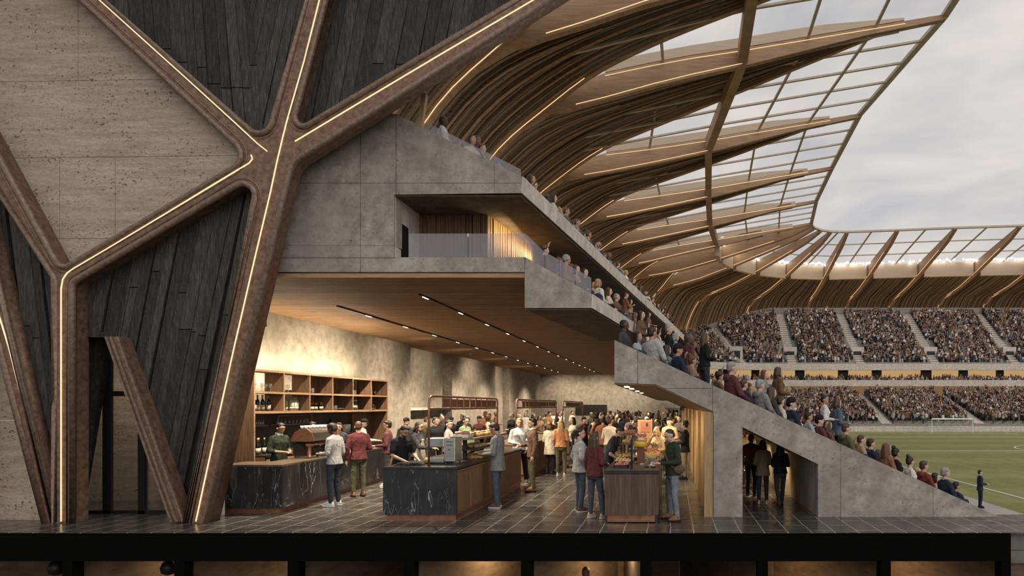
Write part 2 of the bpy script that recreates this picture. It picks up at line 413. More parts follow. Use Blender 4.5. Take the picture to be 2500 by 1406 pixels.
loops = [[wpt(p) for p in rounded(OUT)]]+[[wpt(p) for p in rounded(h)] for h in H.values()]
facade_obj('beam_lattice', curve_mesh(loops, .17, .012), 'bronze', fr, YF+.17)
for k, h in H.items():      # raised lips round every opening
    lp = rounded(h, 10); cen = Vector((sum(p[0] for p in lp)/len(lp), sum(p[1] for p in lp)/len(lp)))
    pts = [P(p[0], p[1], YF-.01) for p in lp]
    o = MB().tube(pts, .062, 8, closed=True).build('raised_lip', 'bronze_lip', fr, True)
lipo = rounded(OUT, 10); MB().tube([P(p[0], p[1], YF-.005) for p in lipo[1:-1]], .062, 8).build('raised_lip', 'bronze_lip', fr, True)
def offset_loop(lp, d):
    c = Vector((sum(p[0] for p in lp)/len(lp), sum(p[1] for p in lp)/len(lp))); out = []; n = len(lp)
    for i in range(n):
        t = Vector(lp[(i+1) % n])-Vector(lp[i-1]); t = Vector((-t.y, t.x)).normalized(); p = Vector(lp[i])
        if t.dot(p-c) < 0: t = -t
        out.append(p+t*d)
    return out
for k, h in H.items():
    if k in ('left', 'low_stone'): continue
    MB().tube([P(p[0], p[1], YF-.004) for p in offset_loop(rounded(h, 10), 13)], .022, 6, closed=True).build('inner_bead', 'bronze', fr, True)
def led(pts, r=.0125, n=10):
    # gently smoothed poly-line
    q = [Vector(p) for p in pts]
    MB().tube([P(p.x, p.y, YF-.025) for p in q], r, 6).build('light_line', 'led', fr, True)
led([(236, -6), (440, 178), (560, 287), (628, 350), (652, 369)])
led([(781, -6), (742, 150), (700, 296), (689, 340), (676, 395), (660, 470), (622, 630), (571, 850), (524, 1060), (478, 1273)])
led([(720, 345), (870, 255), (1080, 130), (1312, -6)])
led([(613, 378), (616, 388), (608, 398), (525, 448), (400, 524), (260, 608), (180, 655), (163, 667), (153, 682), (149, 705), (149, 1273)])
led([(-5, 762), (22, 850), (80, 1078), (131, 1272)])
# door brace inside the lower opening
brace = [(258, 822), (290, 822), (450, 1274), (418, 1274)]
MB().poly_y(brace, YF+.02, .3).build('door_brace', 'bronze', fr, bevel=.012)
for (a, b) in (((260, 822), (420, 1274)), ((288, 822), (449, 1274)), ((272, 822), (433, 1274))):
    MB().bar(P(*a, YF+.01), P(*b, YF+.01), .045, .05, (0, 1, 0)).build('raised_lip', 'bronze_lip', fr)
# dark return beside the vertical leg
# ---- infill panels
def planks(name, regions, Y, depth, label):
    """regions: (convex clip polygon px, dx/dy lean, board width px)"""
    mb = MB()
    for conv, lean, w in regions:
        xs = [p[0]-lean*p[1] for p in conv]; x = min(xs)-w
        ymin = min(p[1] for p in conv)-20; ymax = max(p[1] for p in conv)+20
        while x < max(xs)+w:
            ww = w*R.uniform(.7, 1.3); g = 1.1; a = lean+R.uniform(-.012, .012)
            y = ymin
            while y < ymax:
                y2 = y+R.uniform(250, 700)
                q = clip([(x+g+a*y, y), (x+ww+a*y, y), (x+ww+a*(y2-2), y2-2), (x+g+a*(y2-2), y2-2)], conv)
                if len(q) > 2:
                    d = R.uniform(0, .02)
                    mb.poly_y(q, Y+d, depth)
                y = y2
            x += ww
    o = mb.build(name, 'charred'); return struct(o, label, 'cladding')
YP = YF+.3
planks('wall_charred_top', [([(90, -110), (648, 372), (600, -110)], .075, 30), ([(600, -110), (648, 372), (800, -110)], -.21, 27)], YP, .05,
       'dark charred timber boards in the top triangle of the bronze facade frame')
planks('wall_charred_right', [([(800, -110), (690, 352), (720, 372), (960, 245), (1480, -110)], -.2, 27)], YP, .05,
       'dark charred timber boards right of the upright bronze arm at top centre')
planks('wall_charred_lower', [([(160, 705), (333, 590), (288, 823), (165, 823)], -.2, 26), ([(333, 590), (640, 395), (480, 1300), (452, 1290), (288, 823)], -.2, 25)], YP, .05,
       'dark charred timber boards around the entrance under the travertine')
planks('wall_charred_left', [([(-70, 340), (145, 672), (140, 1300), (128, 1295), (-70, 420)], .12, 22)], YP, .05,
       'narrow dark charred timber wedge at the far left of the facade')
planks('wall_charred_edge', [([(700, 405), (1010, 210), (1010, 230), (930, 277)], .55, 18), ([(700, 405), (930, 277), (704, 436)], .55, 18), ([(700, 395), (712, 400), (704, 436), (690, 520), (672, 560)], -.2, 14)], YF+.42, .05,
       'thin dark timber strip filling the shadow gap between the bronze beam and the concrete stand')  # boards here also paint the shadowed gap beside the beam
def slabs(name, conv, Y, vj, hj, label):
    mb = MB(); hj = [-200]+hj+[1500]
    for r in range(len(hj)-1):
        xs = [-400]+vj[r]+[900]
        for c in range(len(xs)-1):
            g = .45
            q = clip([(xs[c]+g, hj[r]+g), (xs[c+1]-g, hj[r]+g), (xs[c+1]-g, hj[r+1]-g), (xs[c]+g, hj[r+1]-g)], conv)
            if len(q) > 2: mb.poly_y(q, Y, .08)
    # the stone leans back a little towards the left
    mb.v = [(x, y-(x+8)*.03, z) for x, y, z in mb.v]
    return struct(mb.build(name, 'travertine'), label, 'stone cladding')
slabs('wall_travertine_upper', [(-200, 120), (146, 690), (640, 390), (80, -120), (-200, -120)], YF+.2, [[178], [], [131, 272], [], []], [190, 379, 579],
      'large pitted travertine panel at upper left with fine joints')
slabs('wall_travertine_lower', [(-80, 600), (0, 830), (128, 1300), (-80, 1300)], YF+.2, [[], []], [1027], 'travertine sliver at the bottom left corner of the facade')
struct(MB().box(-30, PX(455, 12.7), 12.5, 12.75, -.02, .05).build('trim_plinth', 'dark_metal')) if False else None
# ---- entrance recess
YD = 13.72
struct(MB().box(PX(176, 12.9), PX(300, 12.9), 12.95, YD+.2, PZ(822, 12.9), PZ(822, 12.9)+.1).build('soffit_entrance', 'charred'), 'black soffit over the entrance recess', 'soffit')
mb = MB()
for i in range(5):
    a = .145*i; mb.prism([(PX(176, 12.95)+.02*(i % 2)-.1*i, 12.95+a, 0), (PX(176, 12.95)+.02*(i % 2)-.1*i, 12.95+a+.137, 0), (PX(176, 12.95)+.05*i, 12.95+a+.137, PZ(822, 12.9)), (PX(176, 12.95)+.05*i, 12.95+a, PZ(822, 12.9))], (-.05, 0, 0))
struct(mb.build('wall_entrance_side', 'charred'), 'dark timber side wall inside the entrance recess', 'cladding')
dr = empty('door_1', (PX(320, YD), YD, 0)); struct(dr, 'black framed glass entrance door behind the slanted bronze brace', 'door')
fm = MB(); zt = PZ(900, YD)
for a, b in ((254, 273), (340, 357), (180, 186)): fm.box(PX(a, YD), PX(b, YD), YD-.04, YD+.04, 0, 3.9)
fm.box(PX(180, YD), PX(470, YD), YD-.05, YD+.05, PZ(967, YD), PZ(955, YD)); fm.box(PX(180, YD), PX(470, YD), YD-.04, YD+.04, 0, .07)
fm.build('door_frame', 'dark_metal', dr)
MB().box(PX(184, YD), PX(470, YD), YD-.006, YD+.006, .07, 3.9).build('glass_pane', 'door_glass', dr)
struct(MB().box(-15, -10.9, 15.55, 15.7, 0, 4.2).build('wall_lobby', 'travertine'), 'rough stone lobby wall seen through the entrance door', 'wall')
struct(MB().prism([(-9.72, 13.05, 0), (-10.98, 15.72, 0), (-10.98, 15.72, 4.2), (-9.72, 13.05, 4.2)], (.08, .04, 0)).build('wall_lobby_right', 'dark_metal'), 'dark side wall between entrance lobby and bar', 'wall')
struct(MB().box(-15, -9.7, 13.1, 15.7, 4.15, 4.25).build('ceiling_lobby', 'dark_metal'), 'dark ceiling of the entrance lobby', 'ceiling')
struct(MB().box(PX(533, 13.5), PX(541, 13.5), 13.5, 13.6, 0, PZ(1120, 13.5)).build('trim_bar_post', 'white_paint'), 'slim pale upright beside the marble bar', 'post')
# black sheets added behind the boards to stop light and sky leaking through
for nm, q in (('light_block_top', [(90, -120), (648, 378), (810, -120)]), ('light_block_right', [(800, -120), (690, 358), (720, 378), (960, 245), (1500, -120)]),
  ('light_block_lower', [(160, 700), (650, 390), (480, 1272), (452, 1272), (300, 850), (285, 815), (165, 815)]), ('light_block_left', [(-80, 340), (147, 672), (142, 1290), (128, 1290), (-80, 410)])):
    struct(MB().poly_y(q, YP+.07, .05).build(nm, 'dark_metal'), 'black sheet added behind the charred boards to block stray light', 'backing sheet')

# ================================================================== CONCRETE STANDS
YS = 13.3; SH = .128
def cst(name, pts, Y, depth, shear, mat, label):
    return struct(MB().poly_y(pts, Y, depth, shear).build(name, mat), label, 'stand structure')
UF = [(520, 565), (930, 278), (967, 278), (1275, 431), (1271, 471), (962, 475), (962, 600), (520, 600)]
cst('wall_upper_stand', UF, YS, .3, SH, 'concrete', 'raw concrete upper seating slab with pointed top')
def along(name, pts, d0, L, mat, label):
    q = [(PX(x, YS)+SH*d0, YS+d0, PZ(y, YS)) for x, y in pts]; return struct(MB().prism(q, (SH*L, L, 0)).build(name, mat), label, 'stand structure')
along('floor_upper_stand', [(716, 473), (930, 335), (967, 335), (1236, 469), (1236, 471), (962, 475)], .3, 33.7, 'concrete_far', 'sloping seating surface behind the upper concrete face')
along('trim_upper_parapet', [(1262, 426), (1275, 431), (1271, 471), (1236, 472), (1236, 469), (1262, 467)], .3, 33.7, 'concrete', 'long concrete parapet of the upper seating slab')
cst('wall_balcony_side', [(520, 599.5), (962, 599.5), (962, 628.5), (520, 628.5)], YS, 1.36, 0, 'concrete', 'concrete wall left of the balcony opening')
cst('floor_balcony', [(520, 628), (1283, 628), (1281, 664), (520, 664)], YS, 26, SH, 'concrete', 'concrete floor slab under the glass balcony')
cst('trim_terrace_step', [(1281, 628), (1283, 628), (1445, 718), (1443, 752), (1281, 752)], YS, .3, SH, 'concrete', 'stepped concrete nose below the middle terrace')
along('floor_terrace_step', [(1281, 684), (1392, 746), (1430, 748), (1430, 710), (1445, 718), (1443, 752), (1281, 752)], .3, 6.2, 'concrete_far', 'lowered seating surface of the middle terrace')
cst('trim_terrace_edge', [(1400, 692), (1445, 718), (1443, 752), (1400, 752)], YS+6.5, 26, SH, 'concrete_pale', 'pale concrete terrace edge running back along the bowl') 
for o in (bpy.data.objects['trim_terrace_edge'],):
    o.location.x = 0
def fix_shear(o, d0):
    for v in o.data.vertices: v.co.x += SH*d0
# the terrace edge beam restarts further along the same line
o = bpy.data.objects['trim_terrace_edge']
z = [(PX(p[0], YS), PZ(p[1], YS)) for p in [(1430, 710), (1445, 718), (1443, 752), (1400, 752), (1400, 748), (1430, 748)]]
o.data.clear_geometry(); m = MB().prism([(x+SH*6.5, YS+6.5, zz) for x, zz in z], (SH*26, 26, 0)); o.data.from_pydata([tuple(v) for v in m.v], [], m.f); o.data.update()
# terrace surface behind the nose
zz = [(PX(p[0], YS), PZ(p[1], YS)) for p in [(1283, 685), (1400, 748), (1400, 752), (1283, 700)]]
struct(MB().prism([(x+SH*6.5, YS+6.5, b-.05) for x, b in zz], (SH*20, 20, 0)).build('floor_terrace', 'concrete_far'), 'sloping middle terrace behind the balcony', 'terrace')
# paler fascia skins facing the bowl, sky light put into their colour
def fascia(name, ptop, pbot, Y0, L, label):
    a = P(*ptop, Y0); b = P(*pbot, Y0); a.x += .004; b.x += .004
    d = Vector((SH*L, L, 0)); t = Vector((.02, 0, 0))
    return struct(MB().prism([a, b, b+t, a+t], d).build(name, 'concrete_pale'), label, 'fascia')
fascia('trim_upper_fascia', (1275, 431), (1271, 471), YS+.01, 33.9, 'long concrete edge of the upper seating slab, coloured pale as sky lit')
fascia('trim_terrace_fascia', (1445, 718), (1443, 752), YS+.01, 32.4, 'concrete edge of the middle terrace, coloured pale as sky lit')
# darker skins under both slabs, shade put into their colour
def soffit(name, x0, x1, py, Y0, L, label, mat='concrete_shaded'):
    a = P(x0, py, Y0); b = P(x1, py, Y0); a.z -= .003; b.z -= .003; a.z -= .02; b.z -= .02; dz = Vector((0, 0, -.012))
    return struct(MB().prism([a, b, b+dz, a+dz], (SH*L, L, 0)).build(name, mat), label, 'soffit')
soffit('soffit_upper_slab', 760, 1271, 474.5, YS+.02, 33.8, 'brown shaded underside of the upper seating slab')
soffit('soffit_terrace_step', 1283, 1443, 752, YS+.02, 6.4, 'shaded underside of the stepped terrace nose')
# balcony room
YB = 14.66
mb = MB(); x = PX(1025, YB); xe = PX(1192, YB); z0, z1 = PZ(640, YB), PZ(518, YB)
while x < xe:
    w = R.uniform(.03, .09); d = R.uniform(0, .07); mb.box(x, x+w-.008, YB-d, YB+.05, z0, z1); x += w
struct(mb.build('wall_balcony_back', 'shelf_wood'), 'wall of uneven vertical timber slats behind the glass balcony', 'slatted wall')
mb = MB(); n = 60
a = Vector((PX(1191, YB), YB, 0)); 
for i in range(n):
    y0 = i*.14; p = a+Vector((SH*y0+.0, y0, 0)); mb.box(p.x-.04, p.x+R.uniform(0, .03), p.y, p.y+.125, z0, z1+.1)
struct(mb.build('wall_balcony_lit', 'fin_wood'), 'golden lit slatted timber wall right of the balcony back wall', 'slatted wall')
struct(MB().box(PX(962, YS)-.3, PX(962, YS)+.01, YS+.05, YB+.06, PZ(640, YS), PZ(474, YS)).build('wall_balcony_stone', 'concrete_pale'), 'pale side wall of the balcony room', 'wall')
struct(MB().box(PX(962, YS)+.0, PX(962, YS)+.02, 13.62, 13.98, PZ(628, YS), PZ(535, YS)).build('door_2', 'dark_metal'), 'narrow dark doorway in the balcony side wall', 'door')
gb = empty('glass_balustrade', P(1140, 628, YS+.12), 'frosted glass balcony balustrade on the concrete ledge', 'balustrade')
for a, b in ((998, 1142), (1143.5, 1283)):
    MB().poly_y([(a, 570), (b, 570), (b, 629), (a, 629)], YS+.12, .016).build('glass_pane', 'balustrade', gb)
def sloped_glass(name, segs, Y, h0, h1, label):
    n = len(segs)-1
    g = empty(name, P(*segs[0], Y), label, 'balustrade')
    for i, (a, b) in enumerate(zip(segs[:-1], segs[1:])):
        MB().poly_y([(a[0]+.7, a[1]-(h0 if i == 0 else h1)), (b[0]-.7, b[1]-h1), (b[0]-.7, b[1]), (a[0]+.7, a[1])], Y, .016).build('glass_pane', 'balustrade', g)
sloped_glass('terrace_balustrade', [(1284, 629), (1330, 655), (1365, 674), (1404, 696), (1444, 718)], YS+.06, 58, 40, 'row of sloping glass panes along the middle terrace edge')
sloped_glass('stand_balustrade', [(1040, 315), (1075, 332), (1128, 358), (1203, 396), (1272, 430)], YS+.06, 17, 17, 'low sloping glass panes along the top of the upper concrete slab')
MB().poly_y([(1018, 308), (1028, 313), (1040, 228), (1029, 226)], YS+.08, .12).build('timber_post', 'fin_wood')
tag(bpy.data.objects['timber_post'], 'short pale timber post standing on the pointed top of the concrete stand', 'post')

# ---- lower stand
cst('wall_lower_stand', [(1500, 830), (2440, 1262), (1997, 1262), (1997, 1133), (1813, 1043), (1813, 1262), (1742, 1262), (1742, 1005), (1600, 938), (1500, 935)], YS, .28, 0, 'concrete',
    'sloping raw concrete side wall of the lower seating with a tunnel opening')
o_ = .42*120.3
low = [(1500, 830+o_), (2300, 1198+o_), (2330, 1262), (1997, 1262), (1997, 1133), (1813, 1043), (1813, 1262), (1742, 1262), (1742, 1005), (1600, 938), (1500, 935)]
cst('floor_lower_stand', low, YS+.28, 38, 0, 'concrete_far', 'stepped concrete mass of the lower seating behind its side wall')
mb = MB()
for i in range(22):   # seat steps
    xa = -1.12+i*.33; z = PZ(830+((VX+xa*120.3)-1500)*.4596+o_, YS)
    if z-.02 > .1: mb.box(xa, xa+.33, YS+.3, YS+30, z-.09, z+.03)
struct(mb.build('trim_seat_steps', 'concrete_far'), 'concrete seating steps of the lower stand', 'steps')
MB().poly_y([(1500, 935.5), (1600, 938.5), (1742, 1005.5), (1742, 1008), (1599, 941.5), (1500, 938.5)], YS+.02, 42).build('soffit_timber', 'soffit_wood')
struct(bpy.data.objects['soffit_timber'], 'timber lined underside of the lower stand over the walkway', 'soffit')
xf = PX(1742, YS); zf = PZ(1006, YS); y = YS+.03; k = 1
while y < 55:
    o = struct(MB().box(xf-.19, xf-.005, y, y+.10, 0, zf+.0).build('wall_fin', 'fin_wood'), 'upright timber fin on the right walkway wall, %s from the front' % ordw(k), 'wall fin'); o['group'] = 'timber wall fins'; y += 1.45; k += 1
struct(MB().box(xf-.012, xf-.004, YS+.1, 55.5, 0, zf).build('wall_right_lining', 'concrete_warm'), 'warm concrete lining behind the timber fins', 'wall')
for nm, px, s in (('wall_tunnel_right', 1997, -1), ('wall_tunnel_left', 1813, 1)):
    x = PX(px, YS); h = PZ(1133 if s < 0 else 1043, YS)
    struct(MB().box(x if s > 0 else x-.006, x+.006 if s > 0 else x, YS+.3, 34, 0, h).build(nm, 'concrete_warm'), 'warm lit inner wall of the concrete tunnel', 'wall')
struct(MB().box(PX(1700, YS), PX(2010, YS), 33, 33.3, 0, 2).build('wall_tunnel_end', 'concrete_warm'), 'end wall of the concrete tunnel', 'wall')

# ================================================================== CONCOURSE SHELL
ZC = PZ(664, YS)
fl = MB(); fl.box(-40, 7.6, 11.66, 13.58, -.03, 0); fl.box(-40, 3.0, 13.58, 56.2, -.03, 0); struct(fl.build('floor', 'slate_floor'), 'polished dark slate tile floor with pale joints', 'floor')
mb = MB(); y = YS+.02; pitch = .10
while y < 56:
    x1 = PX(1281, YS)+SH*(y-YS)-.003 if y < YS+6.5 else PX(1443, YS)+SH*(y-YS)-1.85
    mb.box(-12.6, x1, y, y+pitch*.5, ZC-.11, ZC-.02); y += pitch
struct(mb.build('ceiling', 'ceiling_wood'), 'ceiling of narrow brown timber slats over the food hall', 'ceiling')
struct(MB().prism([(-12.6, YS+.01, ZC-.016), (PX(1281, YS)-.004, YS+.01, ZC-.016), (PX(1250, YS)+SH*42, 56, ZC-.016), (-12.6, 56, ZC-.016)], (0, 0, .012)).build('ceiling_backing', 'black_top'), 'dark backing above the ceiling slats', 'ceiling')
wl = MB(); XW = -11.2
wl.box(XW-.5, XW, 15.75, 28.1, 0, ZC); wl.box(XW-.5, XW, 33.4, 41.6, 0, ZC); wl.box(XW-.5, XW, 45.2, 56, 0, ZC)
struct(wl.build('wall_left', 'concrete_warm'), 'warm lit concrete wall and piers on the left of the food hall', 'wall')
struct(MB().box(XW-.9, XW-.45, 28, 56, 0, ZC).build('wall_left_recess', 'concrete_warm'), 'recessed shaded wall between the concrete piers', 'wall')
struct(MB().box(XW-.45, XW-.05, 28.1, 33.4, PZ(1001, 30), PZ(1001, 30)+.12).build('trim_recess_shelf', 'concrete_pale'), 'pale ledge across the wall recess', 'ledge')
struct(MB().box(-13, 1.2, 56, 56.4, 0, ZC).build('wall_back', 'concrete_warm'), 'far concrete wall at the back of the food hall', 'wall')
struct(MB().box(PX(1405, 55.9), PX(1482, 55.9), 55.9, 55.99, PZ(1012, 55.9), PZ(988, 55.9)).build('window_1', 'black_top'), 'long black opening in the far back wall', 'opening')
struct(MB().box(-11.3, -9.46, 13.62, 13.7, 0, 2.2).build('wall_bar_end', 'white_paint')) if False else None

# ================================================================== BASEMENT BELOW THE CUT
sl = MB(); sl.box(-40, PX(2468, 11.66), 11.66, 12.1, PZ(1370, 11.66), -.012); sl.box(-40, 6.0, 12.1, 14.5, -.5, -.032)
struct(sl.build('trim_floor_slab', 'black_steel'), 'thick black cut edge of the floor slab', 'slab')
for i, (a, b) in enumerate(((152, 176), (425, 448), (702, 727), (985, 1010), (1272, 1297), (1563, 1588), (1850, 1875), (2150, 2175), (2445, 2468))):
    struct(MB().box(PX(a, 11.66), PX(b, 11.66), 11.66, 11.9, -4, PZ(1369.5, 11.66)).build('trim_post_%d' % (i+1), 'black_steel'), 'black steel post below the slab, number %d counted from the left' % (i+1), 'post')
    x = PX((a+b)/2, 11.8); s = 1.3 if x < -1.5 else (-.6 if x < 1.2 else -1.4)
    struct(MB().prism([(x-.05, 11.95, -4), (x+.05, 11.95, -4), (x+.05, 11.95, -.5), (x-.05, 11.95, -.5)], (s, 3.5, 0)).build('wall_basement_%d' % (i+1), 'basement'), 'slanting brown partition under the slab behind post %d from the left' % (i+1), 'wall')
struct(MB().box(-40, 9, 15.6, 15.8, -4, -.5).build('wall_basement_back', 'basement'), 'brown back wall below the floor slab', 'wall')
struct(MB().box(-40, 9, 11.7, 15.8, -3.2, -3.1).build('floor_basement', 'basement'), 'basement floor below the slab', 'floor')
st = MB(); xx = PX(2469, 11.7)
for i, (z0, z1) in enumerate(((-.32, -.035), (-.56, -.33))):
    st.box(xx, xx+.62, 11.72, 12.6, z0, z1); st.box(xx+.63, xx+1.5, 11.72, 12.6, z0, z1)
struct(st.build('trim_stone_edge', 'pit_stone'), 'grey stone blocks at the right end of the black slab', 'stone edge')
struct(MB().box(xx, xx+2, 11.8, 12.6, -1.4, -.57).build('trim_timber_edge', 'basement'), 'brown boarding under the stone blocks', 'boarding')

# ================================================================== PITCH
ZP = -2.6
struct(MB().box(8.5, 15.7, 13.4, 131, ZP-.3, ZP+.02).build('floor_path', 'pavement'), 'pale paved path beside the grass pitch', 'path')
g = MB().box(15.7, 140, 10, 131, ZP-.3, ZP).build('pitch', 'grass'); struct(g, 'striped green football pitch', 'pitch')
ln = MB(); zl = ZP+.004
def line(x0, x1, y0, y1): ln.box(x0, x1, y0, y1, zl, zl+.012)
line(18.3, 18.45, 14, 117.8); line(18.3, 84, 117.7, 117.9); line(18.3, 84, 70.4, 70.6)
cx = 50.4
line(cx-20, cx+20, 101.2, 101.4); line(cx-20.1, cx-19.9, 101.2, 117.8); line(cx+19.9, cx+20.1, 101.2, 117.8)
line(cx-9.2, cx+9.2, 112.2, 112.4); line(cx-9.2, cx-9, 112.2, 117.8); line(cx+9, cx+9.2, 112.2, 117.8)
ccx = 48.0
for i in range(64):
    a, b = 2*math.pi*i/64, 2*math.pi*(i+1)/64; q = [(ccx+r*math.cos(t), 72+r*math.sin(t), zl+.012) for r, t in ((9.05, a), (9.25, a), (9.25, b), (9.05, b))]
    ln.add(q, [(0, 1, 2, 3)])
struct(ln.build('trim_pitch_lines', 'white_paint'), 'white painted pitch markings', 'markings')
gl = empty('football_goal', (cx, 117.8, ZP), 'white football goal with net in front of the far stand', 'goal')
MB().tube([(cx-3.66, 117.8, ZP), (cx-3.66, 117.8, ZP+2.44), (cx+3.66, 117.8, ZP+2.44), (cx+3.66, 117.8, ZP)], .15, 8).build('goal_frame', 'white_paint', gl)
nt = MB()
for i in range(22):
    x = cx-3.6+7.2*i/21; nt.tube([(x, 117.9, ZP+2.4), (x, 119.1, ZP+2.3), (x, 120, ZP)], .014, 4)
for k in range(8):
    t = k/7; nt.tube([(cx-3.6, 119.1+.9*t, ZP+2.3*(1-t)), (cx+3.6, 119.1+.9*t, ZP+2.3*(1-t))], .014, 4)
nt.build('goal_net', 'white_paint', gl)

# ================================================================== FAR STAND (parametric round the corner)
CXs, CYs = 25.0, 117.0
def bowl(s, r):
    """s<0: angle round the corner (rad), s>=0: metres along the far side; r: distance from the corner centre"""
    if s < 0: return Vector((CXs+r*math.sin(s), CYs+r*math.cos(s), 0))
    return Vector((CXs+s, CYs+r, 0))
SS = [math.radians(a) for a in range(-62, 0, 3)]+[0, 10, 20, 30, 40, 50, 60, 75, 90]
def drop(s): return 0 if s >= 0 else 6.4*min(1, (-s/math.radians(26)))**1.3
def ring(mb, prof, ss=SS):
    """sweep a closed (r,z) profile along the bowl"""
    n = len(prof); vs = []; fs = []
    for s in ss:
        for r, z in prof:
            k = max(0, (z-11.6)/14.4) if z > 11.6 else 0
            p = bowl(s, r); vs.append((p.x, p.y, z-drop(s)*k))
    for i in range(len(ss)-1):
        for j in range(n): fs.append((i*n+j, i*n+(j+1) % n, (i+1)*n+(j+1) % n, (i+1)*n+j))
    return mb.add(vs, fs)
def steps(r0, z0, r1, z1, n, under):
    pr = []
    for i in range(n):
        ra = r0+(r1-r0)*i/n; rb = r0+(r1-r0)*(i+1)/n; z = z0+(z1-z0)*(i+1)/n
        pr += [(ra, z), (rb, z)]
    return pr+[(r1, z1-under), (r0, z0-under)]
LOW = (7.0, -1.4, 27.0, 4.7, 25); MEZ = (27.6, 6.5, 31.5, 7.3, 4); UPP = (29.9, 11.4, 48.0, 25.0, 24)
struct(ring(MB(), steps(*LOW, 1.2)).build('floor_far_lower', 'concrete_far'), 'lower tier of the far stand', 'stand')
struct(ring(MB(), steps(*MEZ, .8)).build('floor_far_middle', 'concrete_far'), 'middle tier of the far stand', 'stand')
struct(ring(MB(), steps(*UPP, 1.0)).build('floor_far_upper', 'concrete_far'), 'steep upper tier of the far stand', 'stand')
struct(ring(MB(), [(26.6, 6.5), (27.5, 6.5), (27.5, 7.85), (26.6, 7.85)]).build('trim_far_lower_band', 'concrete_pale'), 'grey parapet band between lower and middle far tiers', 'parapet')
struct(ring(MB(), [(28.9, 10.15), (29.8, 10.15), (29.8, 11.6), (28.9, 11.6)]).build('trim_far_upper_band', 'concrete_pale'), 'grey parapet band below the upper far tier', 'parapet')
struct(ring(MB(), [(48, 20), (48.6, 20), (48.6, 26.9), (48, 26.9)]).build('trim_far_top_band', 'concrete_far'), 'concrete back wall along the top of the far stand', 'parapet')
struct(ring(MB(), [(33.5, 7), (33.9, 7), (33.9, 11.3), (33.5, 11.3)]).build('wall_far_boxes', 'glow_room'), 'amber glowing wall standing for lit rooms behind the middle far tier', 'lit rooms')  # self-glowing wall stands in for the light of the rooms
struct(ring(MB(), [(27.3, 3.5), (27.5, 3.5), (27.5, 6.5), (27.3, 6.5)]).build('wall_far_lower_back', 'glow_timber'), 'timber wall glowing amber at the back of the lower far tier', 'wall')  # timber glows by itself, amber light put into its surface
for i, s in enumerate([math.radians(-40), math.radians(-24), math.radians(-10), 4, 14.5, 22, 33, 42, 50, 58]):
    p = bowl(s, 32.8); o = struct(MB().box(p.x-R.uniform(.7, 1.6), p.x+R.uniform(.5, 1.4), p.y, p.y+.5, 7, 11.2).build('far_pier', 'dark_metal'), 'dark pier between the amber lit rooms, %s from the left' % ordw(i+1), 'pier'); o['group'] = 'piers of the amber lit rooms'
hb = ring(MB(), [(4.6, ZP), (4.75, ZP), (4.75, ZP+1.05), (4.6, ZP+1.05)]).build('perimeter_board', 'concrete_pale'); struct(hb, 'plain pale perimeter board behind the goal', 'board')
struct(ring(MB(), [(4.7, ZP-.2), (7.2, ZP-.2), (7.2, ZP+.06), (4.7, ZP+.06)]).build('floor_far_track', 'pavement'), 'track in front of the far stand', 'track')
AISL_U = [math.radians(-18), 2.0, 17.3, 34, 52]; AISL_L = [15.7, 33.4]
def aisle(mb, k, tier):
    o = struct(mb.build('stair_aisle', 'concrete_pale'), 'pale stair aisle of the %s far tier, listed %s along the bowl' % (tier, ordw(k+1)), 'stair'); o['group'] = 'stair aisles'
for k_, s in enumerate(AISL_U+[math.radians(-38)]):
    mb = MB()
    for i in range(24):
        r = UPP[0]+(UPP[2]-UPP[0])*i/24; z = UPP[1]+(UPP[3]-UPP[1])*(i+1)/24; z -= drop(s)*max(0, (z-11.6)/14.4)
        c = bowl(s, r+.38); u = (bowl(s+(.01 if s < 0 else .5), r)-bowl(s-(.01 if s <= 0 else .5), r)).normalized()
        mb.bar(c-u*.95+Vector((0, 0, z-.1)), c+u*.95+Vector((0, 0, z-.1)), .78, .32)
    aisle(mb, k_, 'upper')
for k_, s in enumerate(AISL_L+[-.35, 50]):
    mb = MB()
    for i in range(26):
        r = LOW[0]+(LOW[2]-LOW[0])*i/26; z = LOW[1]+(LOW[3]-LOW[1])*(i+1)/26
        c = bowl(s, r+.4); u = (bowl(s+(.01 if s < 0 else .5), r)-bowl(s-(.01 if s <= 0 else .5), r)).normalized()
        mb.bar(c-u*.9+Vector((0, 0, z-.05)), c+u*.9+Vector((0, 0, z-.05)), .78, .3)
    aisle(mb, k_, 'lower')
for k_, s in enumerate(AISL_U):   # little access boxes on each aisle
    c = bowl(s, 34.0); z = 14.7
    o = struct(MB().box(c.x-1.5, c.x+1.5, c.y-1.7, c.y+1.6, z-2.4, z+.9).build('access_box', 'concrete_pale'), 'small concrete access box on the upper far tier, %s from the left' % ordw(k_+1), 'access box'); o['group'] = 'access boxes'
    struct(MB().box(c.x-.9, c.x+.9, c.y-1.78, c.y-1.705, z-2.2, z-.1).build('door_%d' % (k_+3), 'dark_metal'), 'dark doorway of the %s access box from the left' % ordw(k_+1), 'doorway')

